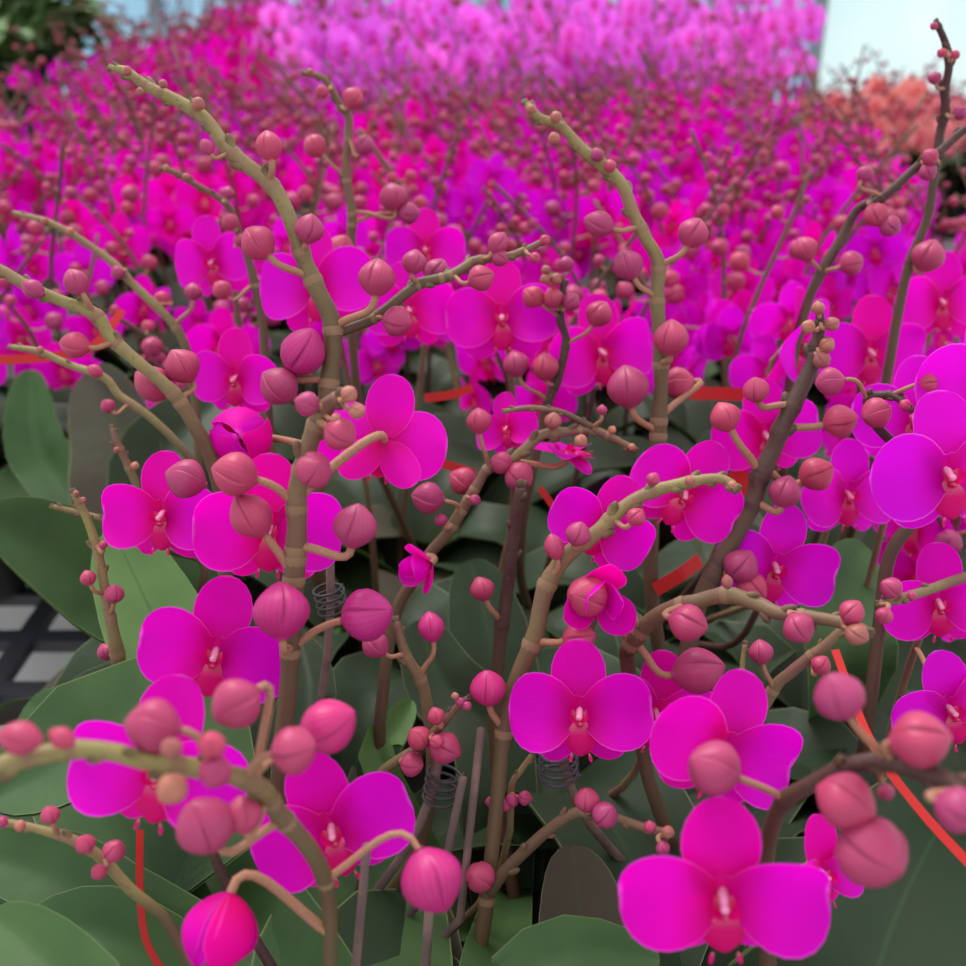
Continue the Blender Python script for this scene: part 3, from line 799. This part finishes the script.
X.bud(315, 146, 24, 130, att=(346, 180)).bud(364, 145, 21, 60).bud(393, 197, 28, 100, att=(352, 215)).bud(341, 249, 29, 60, 20).bud(322, 92, 14, 200).bud(353, 98, 22, 60).bud(310, 72, 8, 120, ped=False, m='bud_young').bud(409, 213, 22, 0, att=(352, 225))
X.flower(425, 250, 80, 90, 0.1, 0.3, 0.72)

# ---- settle the pots, so that no two overlap
des = []
for p in HAND:
    for sp in p.spikes:
        if sp['root']:
            e = sp['path'][-1][0]
            fy = [P(f[0], f[1], f[6]).y + 0.03 for f in p.flowers if not f[8]]
            fx = [P(f[0], f[1], f[6]).x for f in p.flowers if not f[8]]
            des.append(Vector((e.x if not fx else 0.6 * e.x + 0.4 * sum(fx) / len(fx), max([e.y] + fy), 0))); break
LEAN = 0.02
pos = [Vector((v.x, v.y + LEAN, 0)) for v in des]
for it in range(600):
    for i in range(len(pos)):
        for j in range(i + 1, len(pos)):
            d = pos[j] - pos[i]
            if d.length < 1e-5:
                d = Vector((0.01, 0.003, 0))
            if d.length < 0.109:
                c = d.normalized() * (0.1095 - d.length) * 0.5
                pos[i] -= c; pos[j] += c
    for i in range(len(pos)):
        pos[i] += (des[i] - pos[i]) * 0.02 if it < 450 else Vector((0, 0, 0))
BASES += pos

def nearest(path, q):
    best, bi = 1e9, 0
    for i, (p, r) in enumerate(path):
        x, y, d = project(p)
        k = (x - q[0]) ** 2 + (y - q[1]) ** 2
        if k < best:
            best, bi = k, i
    return bi

def scr(ang, tilt):
    a, t = math.radians(ang), math.radians(tilt)
    return (RT * math.cos(a) + UP * math.sin(a)) * math.cos(t) - FW * math.sin(t)

def build_hand(p, base, idx):
    rr = random.Random(100 + idx)
    root = empty('orchid_plant', base, p.label, 'orchid', p.group)
    link('pot', MESH['pot'], root)
    link('growing_medium', MESH['bark'], root)
    # spikes: extended down into the pot
    sp_objs, paths = [], []
    for k, sp in enumerate(p.spikes):
        path = catmull(sp['path'], 5)
        if sp['root']:
            e, r = sp['path'][-1]
            e0 = sp['path'][-2][0]
            foot = base + Vector((0.012 * math.cos(2.3 * k), 0.012 * math.sin(2.3 * k), 0.088))
            dirn = (e - e0).normalized()
            if dirn.z > -0.2:
                dirn = (dirn + Vector((0, 0, -0.6))).normalized()
            tail = sag_path(e, foot, dirn, Vector((0, 0, -1)), r, min(r * 1.05, 0.0048), 9, 0.35)
            path = path + tail[1:]
        sp['full'] = path
        paths.append(path)
    att = [set() for _ in p.spikes]
    ped_jobs = []
    for (x, y, w, ang, tilt, m, kk, dd, at, si, ped) in p.buds:
        path = p.spikes[si]['full']
        i = nearest(path, at or (x, y))
        a, r = path[i]
        d = project(a)[2] + dd
        ln = (1.04, 1.18, 1.35)[kk]
        sc = w * d / FPX
        ax = scr(ang, tilt)
        c = P(x, y, d)
        b = c - ax * (ln * sc / 2)
        up = UP if abs(ax.dot(UP)) < 0.9 else RT
        mt = frame(ax, up, b, sc)
        vl = mt.to_3x3().inverted() @ (CAM - c)
        mt = mt @ Matrix.Rotation(math.atan2(vl.y, vl.x) - 0.25 + rr.uniform(-0.45, 0.45), 4, 'Z')
        o = link('flower_bud', MESH[(m, kk)], root, mt)
        if m == 'bud_young':
            o['label'] = 'unripe tan bud'
        elif m == 'bud_mag':
            o['label'] = 'ripe magenta bud'
        att[si].add(i)
        if ped:
            q = path[min(i + 1, len(path) - 1)][0] - path[max(i - 1, 0)][0]
            q.normalize()
            out = (b - a)
            ped_r = max(0.0010, min(r * 0.42, sc * 0.13))
            if out.length > 0.0035:
                g = G()
                out = (out.normalized() - q * 0.25).normalized()
                tube(g, sag_path(a, b + ax * sc * 0.05, out, ax, ped_r * 1.15, ped_r, 8, 0.45), 'pedicel', 7, cap=False)
                local_mesh(g, o, 'pedicel')
    for fi, (x, y, w, roll, nx, ny, d, kind, back, mp, at, k) in enumerate(p.flowers):
        if kind != 'cup' and not back and ny < 0.6:
            ny -= 0.36
        nz = math.sqrt(max(0.02, 1 - nx * nx - ny * ny))
        n = (RT * nx + UP * ny + (FW if back else -FW) * nz).normalized()
        upv = RT * math.cos(math.radians(roll)) + UP * math.sin(math.radians(roll))
        c = P(x, y, d)
        sc = w / 2 * d / FPX
        mt = frame(n, upv, c, sc)
        kk = k if k is not None else (idx * 3 + fi) % 5
        o = link('flower', MESH['column'], root, mt)
        o['label'] = {'open': 'open bloom' + (' seen from behind' if back else ''), 'half': 'half open bloom', 'cup': 'bud just splitting open'}[kind]
        for nm, me in flower_meshes(kind, mp, 'petal_back' if mp == 'petal' else mp, kk):
            link(nm, me, o)
        # pedicel to the closest stem
        best = None
        for si, path in enumerate(paths):
            for i, (q, r) in enumerate(path):
                if at is not None:
                    px = project(q)
                    dist = math.hypot(px[0] - at[0], px[1] - at[1])
                else:
                    dist = (q - c).length
                    if q.z < 0.14:
                        continue
                if not back and (q - c).dot(n) > -0.2 * sc and kind != 'cup':
                    continue
                if (q - c).length > (0.05 if not back else 0.2) and kind != 'cup':
                    continue
                if best is None or dist < best[0]:
                    best = (dist, q, r)
        if best is None:
            # a side stalk of its own, rising behind the bloom
            top = c - n * 0.016 + Vector((0.003, 0, -0.012))
            foot = base + Vector((rr.uniform(-0.02, 0.02), rr.uniform(0.0, 0.02), 0.088))
            sp_ = sag_path(top, foot, Vector((rr.uniform(-.15, .15), rr.uniform(0, .15), -1)).normalized(), Vector((0, 0, -1)), 0.0019, 0.0026, 12, 0.4)
            g = G(); tube(g, sp_, ('stem_brown', 'stem_dark')[fi % 2], 8)
            local_mesh(g, root, 'flower_spike')
            paths.append(sp_)
            best = (0, sp_[0][0], 0.002)
        g = G()
        a = best[1]
        b = c - n * sc * (1.02 if kind == 'cup' else 0.02)
        r0 = max(0.0011, min(0.0018, best[2] * 0.6))
        tube(g, sag_path(a, b, ((b - a).normalized() + Vector((0, 0, 0.2))).normalized(), (n * 1.0 + UP * -0.3).normalized(), r0 * 1.2, r0, 9, 0.4), 'pedicel', 7, cap=False)
        local_mesh(g, o, 'pedicel')
    for k, sp in enumerate(p.spikes):
        g = G()
        path = [(q, r * (1 + (0.10 if any(abs(i - a_) <= 1 for a_ in att[k]) else 0))) for i, (q, r) in enumerate(sp['full'])]
        tube(g, path, sp['m'], 10)
        # small resting nodules and scales along the upper part, and a knotty tip
        npx = len(sp['path']) * 5
        step = 4
        for q_, i in enumerate(range(2, int(npx * (0.42 if sp['root'] else 0.8)), step)):
            if i + 1 >= len(path):
                break
            q, r = path[i]
            dr = (path[max(i - 1, 0)][0] - path[i + 1][0]).normalized()
            sd = dr.cross(FW).normalized() * (1 if q_ % 2 else -1)
            od = (sd * rr.uniform(0.5, 1) - FW * rr.uniform(-0.5, 0.8)).normalized()
            ax = (dr * 0.9 + od * 0.55).normalized()
            e = max(r * rr.uniform(0.55, 0.85), 0.0011)
            blob(g, frame(ax, od, q + od * r * 0.9 + dr * e * 0.4, 1.0), sp['m'], 8, 6, e * 0.85, e * 0.85, e * 1.7)
        q, r = path[0]
        dr = (path[0][0] - path[2][0]).normalized()
        sd = dr.cross(FW).normalized()
        for a_ in (-1, 0.2, 1):
            ax = (dr + sd * 0.55 * a_ - FW * 0.2 * a_).normalized()
            e = max(r * 0.75, 0.0010)
            blob(g, frame(ax, sd, q + ax * e * 0.9, 1.0), sp['m'], 8, 6, e * 0.9, e * 0.9, e * 1.4)
        # papery bracts at the nodes
        for i in att[k]:
            q, r = path[i]
            if r < 0.0016 or i < 2:
                continue
            dr = (path[max(i - 2, 0)][0] - path[min(i + 2, len(path) - 1)][0]).normalized()
            tube(g, [(q - dr * r * 0.7, r * 1.0), (q - dr * r * 0.2, r * 1.1), (q + dr * r * 0.25, r * 1.05)], 'stem_dark' if sp['m'] == 'stem_dark' else 'bract', 10, cap=False)
        local_mesh(g, root, 'flower_spike')
    for (pts, w, m, nh, fold) in p.leaves:
        cl = [P(*q) for q in pts]
        mid = pts[len(pts) // 2][2]
        # the leaf's neck runs back to the crown of its plant
        crown = base + Vector((0, 0, 0.095))
        neck = cl[0].lerp(crown, 0.5) + Vector((0, 0, 0.01))
        g = leaf_geo([crown, neck] + cl, w * mid / FPX, nh, m, 20, 11, fold)
        local_mesh(g, root, 'leaf')
    n = max(0, p.leafn - len(p.leaves))
    a0 = rr.uniform(0, 6)
    for i in range(n):
        a = a0 + i * (2.5)
        o = link('leaf', LEAVES[rr.randrange(7)], root, Matrix.Translation(base + Vector((0, 0, 0.092))) @ Matrix.Rotation(a, 4, 'Z') @ Matrix.Scale(rr.uniform(0.85, 1.1), 4))
    for (a, b, w) in p.stakes:
        pa, pb = P(*a), P(*b)
        g = G()
        r = w / 2 * a[2] / FPX
        dirn = (pb - pa).normalized()
        foot = base + Vector((rr.uniform(-0.03, 0.03), rr.uniform(-0.03, 0.03), 0.086))
        tube(g, [(pa, r), (pb, r)] + [(pb.lerp(foot, t), r) for t in (0.3, 0.65, 1)], 'stake', 8)
        local_mesh(g, root, 'stake')
    for (x, y, d, w) in p.coils:
        c = P(x, y + 12, d)
        g = G()
        top = c + Vector((0, 0, 0.030))
        tube(g, sag_path(top, base + Vector((rr.uniform(-0.02, 0.02), rr.uniform(-0.02, 0.02), 0.086)), Vector((0, 0, -1)), Vector((0, 0, -1)), 0.0022, 0.0024, 10, 0.35), 'stake', 8)
        local_mesh(g, root, 'stake')
        link('coil_clip', MESH['coil'], root, Matrix.Translation(c) @ Matrix.Rotation(rr.uniform(-0.3, 0.3), 4, 'X') @ Matrix.Rotation(rr.uniform(-0.3, 0.3), 4, 'Y') @ Matrix.Scale(w / 2 * d / FPX / 0.0085, 4))
    return root

for i, p in enumerate(HAND):
    build_hand(p, BASES[i], i)

# ------------------------------------------------------------------ grown plants behind
FL_MID = {}
def fl_mesh(mp, k):
    key = (mp, k)
    if key not in FL_MID:
        FL_MID[key] = flower_geo(mp, 'petal_back' if mp == 'petal' else mp, k, False).mesh('flower')
    return FL_MID[key]
BUD_MID = bud_geo('bud', 1.1, lo=False).mesh('flower_bud')

def grow(rr, hgt, nfl, nbud, nsp, face=-PI / 2, spread=1.0, low=False, stem=None):
    """one plant in its own frame: spikes as tube paths, buds and flowers as matrices, leaves as (index, matrix)"""
    res = {'spikes': [], 'buds': [], 'flowers': [], 'leaves': []}
    a0 = rr.uniform(0, 6.28)
    for i in range(5):
        res['leaves'].append((rr.randrange(7), Matrix.Translation((0, 0, 0.092)) @ Matrix.Rotation(a0 + i * 2.45 + rr.uniform(-.2, .2), 4, 'Z') @ Matrix.Scale(rr.uniform(0.85, 1.15), 4)))
    for k in range(nsp):
        la = rr.uniform(0, 6.28)
        lean = rr.uniform(0.02, 0.07) * spread
        h = hgt * rr.uniform(0.86, 1.08)
        ba = la + rr.uniform(-0.6, 0.6)
        bend = rr.uniform(0.04, 0.11) * spread
        pts = []
        N = 7 if low else 9
        for i in range(N):
            t = i / (N - 1)
            x = lean * t + bend * max(0, t - 0.6) ** 1.6 * 3.2
            wob = 0.004 * math.sin(9 * t + k)
            pts.append((Vector((x * math.cos(la) + wob + 0.008 * math.cos(2.3 * k), x * math.sin(la) + 0.008 * math.sin(2.3 * k), 0.085 + (h - 0.085) * (t - 0.10 * max(0, t - 0.7) ** 1.0))), 0.0030 - 0.0014 * t))
        path = catmull(pts, 2 if low else 3)
        res['spikes'].append(path)
        M_ = len(path) - 1
        nf = nfl // nsp + (1 if k < nfl % nsp else 0)
        nb = nbud // nsp
        tot = nf + nb
        for q in range(tot):
            u = 0.52 + 0.47 * (q + 0.5) / tot
            i = min(int(u * M_), M_ - 1)
            p = path[i][0]
            side = la + PI / 2 * (1 if q % 2 else -1) + rr.uniform(-0.7, 0.7)
            if q < nf:
                fa = face + rr.gauss(0, 0.75)
                n = Vector((math.cos(fa), math.sin(fa), rr.uniform(-0.25, 0.2))).normalized()
                c = p + Vector((math.cos(side), math.sin(side), 0)) * rr.uniform(0.02, 0.034) + n * 0.012 + Vector((0, 0, 0.006))
                upv = Vector((rr.uniform(-0.3, 0.3), 0, 1))
                res['flowers'].append((frame(n, upv, c, rr.uniform(0.028, 0.034)), p, c - n * 0.001))
            else:
                v = (q - nf) / max(1, nb - 1)
                sz = 0.0185 * (1 - 0.62 * v) * rr.uniform(0.85, 1.1)
                ax = Vector((math.cos(side), math.sin(side), rr.uniform(0.3, 1.4))).normalized()
                b = p + Vector((math.cos(side), math.sin(side), 0.1)) * (0.018 * (1 - 0.75 * v))
                res['buds'].append((frame(ax, Vector((0.3, 0.5, 0.2)), b, sz), p, b))
    return res

def plant_geo(res, mp, stem, lo=True, pot=True):
    """everything of one plant joined, for plants far off"""
    g = G()
    rr = random.Random(len(res['buds']))
    fl = [flower_geo(mp, 'petal_back' if mp == 'petal' else mp, k, True) for k in range(2)]
    bd = bud_geo('bud_far', 1.1, lo=True)
    for path in res['spikes']:
        tube(g, path, stem, 5)
    for mt, a, b in res['buds']:
        g.add(bd, mt)
        tube(g, [(a, 0.0012), (b, 0.001)], 'pedicel', 3, cap=False)
    for i, (mt, a, b) in enumerate(res['flowers']):
        g.add(fl[i % 2], mt)
        tube(g, [(a, 0.0013), (b, 0.0012)], 'pedicel', 3, cap=False)
    for i, mt in res['leaves']:
        g.add(LEAVES_LO[i], mt)
    if pot:
        n = 10
        rows = [[Vector((r * math.cos(2 * PI * k / n), r * math.sin(2 * PI * k / n), z)) for k in range(n)] for r, z in ((0.038, 0), (0.047, 0.09), (0.051, 0.09), (0.051, 0.1), (0.045, 0.1), (0.044, 0.085), (0.001, 0.088))]
        g.grid(rows, [[(k / n, i / 6) for k in range(n + 1)] for i in range(7)], 'pot', close=True)
    return g

ORD = ['first', 'second', 'third', 'fourth', 'fifth', 'sixth', 'seventh', 'eighth', 'ninth', 'tenth', 'eleventh', 'twelfth', 'thirteenth', 'fourteenth', 'fifteenth', 'sixteenth', 'seventeenth']
NUM = ['no', 'one', 'two', 'three', 'four', 'five', 'six', 'seven', 'eight', 'nine', 'ten', 'eleven', 'twelve']
rg = random.Random(21)
SP = 0.132
slots = []
row = 0
y = 0.60
while y < 4.6:
    xs = []
    x = -1.0 + (SP / 2 if row % 2 else 0)
    while x <= 0.93:
        px = x + rg.uniform(-0.012, 0.012); py = y + rg.uniform(-0.012, 0.012)
        lim = 0.47 * (py * 1.0) + 0.14
        if abs(px) < lim and not (px < -0.33 and py < 0.86) and px < (0.66 if py < 2.05 else 0.287 * py):
            if all((b.x - px) ** 2 + (b.y - py) ** 2 > 0.107 ** 2 for b in BASES):
                xs.append((px, py))
        x += SP
    slots.append(xs)
    y += SP * 0.92
    row += 1

MID_Y = 1.30
FAR_T = []
tr = random.Random(5)
def far_templates(mp, n, h, seed, nf=(5, 8), nb=(10, 16)):
    t_ = random.Random(seed)
    return [plant_geo(grow(t_, h * t_.uniform(0.9, 1.08), t_.randint(*nf), t_.randint(*nb), 2, low=True, spread=1.2), mp, ('stem_brown', 'stem_dark')[i % 2]) for i in range(n)]
T_MAG = far_templates('petal', 9, 0.43, 31)
T_VIO = far_templates('petal_violet', 4, 0.44, 32)
T_HAZE = far_templates('petal_lilac_haze', 6, 0.60, 33, (11, 14), (4, 6))
T_TAL = far_templates('petal', 4, 0.58, 35, (8, 11), (12, 16))
T_PEA = far_templates('petal_peach', 5, 0.36, 34, (8, 11), (8, 12))
def meshes(ts):
    return [t.mesh('orchid_plant') for t in ts]
ME_MAG, ME_VIO, ME_HAZE, ME_PEA, ME_TAL = meshes(T_MAG), meshes(T_VIO), meshes(T_HAZE), meshes(T_PEA), meshes(T_TAL)

count = len(HAND)
stuff = G()
LIMIT = 262
far_n = 0
mid_row = 0
for xs in slots:
    if not xs:
        continue
    yy = sum(p[1] for p in xs) / len(xs)
    if yy < MID_Y:
        mid_row += 1
    for ci, (px, py) in enumerate(xs):
        base = Vector((px, py, 0))
        if yy < MID_Y:
            hgt = 0.36 + 0.09 * min(1, max(0, (py - 0.6) / 0.4)) + rg.uniform(-0.03, 0.03)
            nf, nb, ns = rg.randint(3, 6), rg.randint(7, 12), rg.choice((1, 2, 2))
            res = grow(rg, hgt, nf, nb, ns)
            label = 'magenta orchid with %s open blooms, %s from left in %s crowded row back' % (NUM[len(res['flowers'])], ORD[ci], ORD[mid_row - 1])
            root = empty('orchid_plant', base, label, 'orchid', 'orchids crowding the bed')
            mp = rg.choice(('petal', 'petal', 'petal', 'petal_violet'))
            link('pot', MESH['pot'], root)
            st = rg.choice(('stem_brown', 'stem_dark', 'stem_olive', 'stem_brown'))
            for path in res['spikes']:
                g = G(); tube(g, path, st, 7)
                link('flower_spike', g.mesh('flower_spike'), root)
            for i, mt in res['leaves']:
                o = link('leaf', LEAVES[i], root); o.matrix_basis = mt
            for mt, a, b in res['buds']:
                o = link('flower_bud', BUD_MID, root); o.matrix_basis = mt
                g = G(); tube(g, [(a, 0.0013), (a.lerp(b, 0.5) - Vector((0, 0, 0.0015)), 0.0011), (b, 0.0010)], 'pedicel', 5, cap=False)
                inv = mt.inverted(); g.v = [tuple(inv @ Vector(v)) for v in g.v]
                link('pedicel', g.mesh('pedicel'), o)
            for i, (mt, a, b) in enumerate(res['flowers']):
                o = link('flower', fl_mesh(mp, rg.randrange(5)), root); o.matrix_basis = mt
                g = G(); tube(g, [(a, 0.0015), (a.lerp(b, 0.5) + Vector((0, 0, 0.004)), 0.0013), (b, 0.0013)], 'pedicel', 5, cap=False)
                inv = mt.inverted(); g.v = [tuple(inv @ Vector(v)) for v in g.v]
                link('pedicel', g.mesh('pedicel'), o)
            count += 1
        else:
            far = py > 2.55 + 0.2 * math.sin(px * 3)
            hazed = far and px > -0.20 * py
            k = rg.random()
            ts, ms = (T_HAZE, ME_HAZE) if hazed else (T_TAL, ME_TAL) if far else ((T_VIO, ME_VIO) if k < 0.22 else (T_MAG, ME_MAG))
            i = rg.randrange(len(ts))
            mt = Matrix.Translation(base) @ Matrix.Rotation(rg.uniform(-0.9, 0.9), 4, 'Z') @ Matrix.Scale(rg.uniform(0.92, 1.1), 4)
            if count < LIMIT:
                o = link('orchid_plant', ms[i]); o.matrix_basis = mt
                zone = 'toward the green plants' if px < -0.35 else ('along the middle' if px < 0.3 else 'toward the peach orchids')
                depth = 'just behind the sharp spikes' if py < 1.65 else ('half way back' if py < 2.2 else 'near the haze-paled rows')
                if hazed:
                    o['label'] = 'blurred haze-paled lilac orchid in the rows at the far end, %s' % zone
                    o['group'] = 'haze-paled lilac orchids %s' % zone
                else:
                    o['label'] = 'soft-focus magenta orchid %s of the bed, %s' % (depth, zone)
                    o['group'] = 'soft-focus magenta orchids %s, %s' % (depth, zone)
                o['category'] = 'orchid'
                count += 1
            else:
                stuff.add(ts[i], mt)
                far_n += 1
if far_n:
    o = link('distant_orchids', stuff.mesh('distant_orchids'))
    o['kind'] = 'stuff'; o['label'] = 'mass of haze-paled lilac orchids filling the farthest rows'; o['category'] = 'orchids'

# peach orchids on the bench at right
pr = random.Random(8)
n = 0
for r_ in range(6):
    for c_ in range(7):
        x = 1.02 + 0.135 * c_ + pr.uniform(-.015, .015); yv = 2.75 + 0.135 * r_ + pr.uniform(-.015, .015)
        o = link('orchid_plant', ME_PEA[pr.randrange(5)])
        o.matrix_basis = Matrix.Translation((x, yv, 0)) @ Matrix.Rotation(pr.uniform(-0.9, 0.9), 4, 'Z') @ Matrix.Scale(pr.uniform(0.9, 1.1), 4)
        o['label'] = 'peach-coloured orchid blurred on the far bench by the pale wall'
        o['category'] = 'orchid'; o['group'] = 'peach orchids on the far bench'
        n += 1

# ------------------------------------------------------------------ setting
def box(g, x0, x1, y0, y1, z0, z1, m):
    c = [Vector((x, y, z)) for z in (z0, z1) for x, y in ((x0, y0), (x1, y0), (x1, y1), (x0, y1))]
    b = len(g.v); mi = g.mat(m)
    g.v.extend(tuple(v) for v in c)
    for q in ((3, 2, 1, 0), (4, 5, 6, 7), (0, 1, 5, 4), (1, 2, 6, 5), (2, 3, 7, 6), (3, 0, 4, 7)):
        g.f.append(tuple(b + i for i in q)); g.u.extend([(0, 0), (1, 0), (1, 1), (0, 1)]); g.mi.append(mi)
def flat(me):
    me.polygons.foreach_set('use_smooth', np.zeros(len(me.polygons), dtype=bool))
    return me

g = G(); box(g, -4, 4, -1, 7.2, -0.8, -0.72, 'floor')
structure(link('floor', flat(g.mesh('floor'))))

def bench(x0, x1, y0, y1, label, step=0.085, bar=0.020):
    root = empty('greenhouse_bench', ((x0 + x1) / 2, (y0 + y1) / 2, -0.72), label, 'bench')
    off = Vector(((x0 + x1) / 2, (y0 + y1) / 2, -0.72))
    def fin(g, name):
        g.v = [tuple(Vector(v) - off) for v in g.v]
        return link(name, flat(g.mesh(name)), root)
    g = G()
    x = x0 + 0.02
    while x < x1 - 0.02:
        box(g, x, x + bar, y0 + 0.02, y1 - 0.02, -0.012, -0.0004, 'bench'); x += step
    y = y0 + 0.02
    while y < y1 - 0.02:
        box(g, x0 + 0.02, x1 - 0.02, y, y + bar, -0.014, -0.0008, 'bench'); y += step
    fin(g, 'bench_grid')
    g = G()
    box(g, x0, x0 + 0.03, y0, y1, -0.05, -0.0004, 'steel'); box(g, x1 - 0.03, x1, y0, y1, -0.05, -0.0004, 'steel')
    box(g, x0, x1, y0, y0 + 0.03, -0.05, -0.001, 'steel'); box(g, x0, x1, y1 - 0.03, y1, -0.05, -0.001, 'steel')
    fin(g, 'bench_frame')
    for lx in (x0 + 0.05, x1 - 0.1):
        for ly in (y0 + 0.1, (y0 + y1) / 2, y1 - 0.15):
            g = G(); box(g, lx, lx + 0.04, ly, ly + 0.04, -0.72, -0.014, 'steel'); fin(g, 'leg')
    return root
bench(-1.08, 0.78, -0.1, 2.6, 'black slatted growing bench under the crowded magenta orchids')
bench(-1.08, 0.92, 2.62, 4.75, 'far black bench under the rows of haze-paled lilac orchids')
bench(0.94, 1.95, 2.65, 3.75, 'far black bench carrying the peach orchids')
bench(-2.2, -1.18, 1.9, 4.2, 'black bench at far left carrying bushy green plants')

# green plants at upper left
gr = random.Random(4)
def bush(n=46):
    g = G()
    for i in range(n):
        a = gr.uniform(0, 6.28); e = gr.uniform(0.0, 1.4)
        m = ('leaf_lime', 'leaf_lime', 'leaf')[i % 3]
        L = gr.uniform(0.07, 0.12)
        lf = arch_leaf(L, 0.045, 0.02, 0.05, m, 6, 4)
        z = 0.10 + gr.uniform(0, 0.24)
        rad = gr.uniform(0.0, 0.05)
        g.add(lf, Matrix.Translation((rad * math.cos(a), rad * math.sin(a), z)) @ Matrix.Rotation(a, 4, 'Z') @ Matrix.Rotation(-e * 0.6, 4, 'Y'))
    return g
BUSH = [bush().mesh('foliage') for _ in range(3)]
k = 0
for yv in (2.2, 2.5, 2.8, 3.1, 3.4, 3.7):
    for xv in (-1.33, -1.6, -1.88):
        b = Vector((xv + gr.uniform(-.03, .03), yv + gr.uniform(-.03, .03), 0))
        root = empty('foliage_plant', b, 'blurred leafy green pot plant on the bench at upper left', 'plant', 'green pot plants on the left bench')
        link('pot', MESH['pot'], root)
        o = link('foliage', BUSH[k % 3], root); o.matrix_basis = Matrix.Rotation(gr.uniform(0, 6), 4, 'Z') @ Matrix.Scale(gr.uniform(1.35, 1.6), 4)
        g = G(); tube(g, [(Vector((0, 0, 0.08)), 0.006), (Vector((0, 0.004, 0.2)), 0.005), (Vector((0.004, 0, 0.48)), 0.003)], 'stem_olive', 6)
        link('stem', g.mesh('stem'), root)
        k += 1

# greenhouse end wall: film panels between posts
def panel(name, x0, x1, m, y=7.0, z0=-0.72, z1=4.0):
    g = G(); box(g, x0, x1, y, y + 0.01, z0, z1, m)
    return structure(link(name, flat(g.mesh(name))))
panel('wall_back', -4, 2.06, 'film_blue')
panel('window_1', 2.06, 4.0, 'film')
def post(name, x):
    g = G(); box(g, x - 0.03, x + 0.03, 6.9, 6.98, -0.72, 4.0, 'steel')
    return structure(link(name, flat(g.mesh(name))))
post('trim_1', 2.06); post('trim_2', 0.2); post('trim_3', -2.0)
# red plastic ribbons threaded between the pots
def ribbon(pts, w, label, nh=(0, -1, 0.4)):
    cl = [P(*p) for p in pts]
    path = catmull([(p, 0) for p in cl], 6)
    g = G(); rows, uvs = [], []
    nh = Vector(nh)
    for i, (p, _) in enumerate(path):
        d = (path[min(i + 1, len(path) - 1)][0] - path[max(i - 1, 0)][0]).normalized()
        s_ = d.cross(nh).normalized()
        n_ = s_.cross(d)
        hw = w / 2 * pts[0][2] / FPX
        rows.append([p - s_ * hw - n_ * .0003, p + s_ * hw - n_ * .0003, p + s_ * hw + n_ * .0003, p - s_ * hw + n_ * .0003])
        uvs.append([(0, 0)] * 5)
    g.grid(rows, uvs, 'ribbon', close=True)
    o = link('red_ribbon', flat(g.mesh('red_ribbon')))
    o['label'] = label; o['category'] = 'ribbon'
ribbon([(-10, 360, 0.72), (50, 357, 0.72), (95, 345, 0.72), (122, 310, 0.73)], 9, 'red plastic ribbon stretched over the dark leaves at the left edge')
ribbon([(425, 398, 0.66), (450, 395, 0.66), (472, 388, 0.67)], 9, 'short red ribbon between the bloom seen from behind and the central buds')
ribbon([(425, 460, 0.62), (450, 466, 0.62), (475, 474, 0.62)], 9, 'red ribbon tucked behind the wiry brown spike')
ribbon([(540, 488, 0.6), (550, 502, 0.6), (562, 520, 0.6)], 7, 'thin red ribbon slanting beside the plum-dark central stem')
ribbon([(690, 393, 0.68), (730, 394, 0.68), (775, 396, 0.68)], 13, 'wide red ribbon running level behind the dark knobbly spike')
ribbon([(735, 470, 0.6), (745, 490, 0.6), (738, 520, 0.6)], 18, 'crumpled red ribbon glowing between the dark knobbly spike and a bloom')
ribbon([(655, 590, 0.56), (680, 575, 0.56), (700, 560, 0.57)], 14, 'red ribbon slanting over a green leaf under the central right bloom')
ribbon([(140, 830, 0.41), (140, 890, 0.41), (146, 940, 0.41), (165, 975, 0.41)], 7, 'narrow red ribbon hanging down below the lower left bloom')
ribbon([(835, 650, 0.45), (870, 740, 0.42), (920, 810, 0.40), (985, 880, 0.38)], 8, 'red ribbon running diagonally down to the lower right corner')

# ------------------------------------------------------------------ light
w = bpy.data.worlds.new('sky')
scene.world = w
w.use_nodes = True
nt = w.node_tree
bg = nt.nodes['Background']
tc = nt.nodes.new('ShaderNodeTexCoord')
sp = nt.nodes.new('ShaderNodeSeparateXYZ')
nt.links.new(tc.outputs['Generated'], sp.inputs[0])
cr = nt.nodes.new('ShaderNodeValToRGB')
cr.color_ramp.elements[0].position = 0.0
cr.color_ramp.elements[0].color = (0.52, 0.56, 0.58, 1)
cr.color_ramp.elements[1].position = 1.0
cr.color_ramp.elements[1].color = (0.95, 0.98, 1.0, 1)
nt.links.new(sp.outputs[2], cr.inputs[0])
nt.links.new(cr.outputs[0], bg.inputs[0])
bg.inputs[1].default_value = 1.25
sun = bpy.data.lights.new('sun', 'SUN')
sun.energy = 2.2
sun.angle = math.radians(30)
sun.color = (1, 0.97, 0.93)
so = bpy.data.objects.new('sun', sun)
COL.objects.link(so)
so.rotation_euler = (math.radians(-28), math.radians(-18), 0)

vs = scene.view_settings
vs.view_transform = 'Standard'
vs.look = 'None'
vs.gamma = 1
vs.use_curve_mapping = False
vs.exposure = 0.28
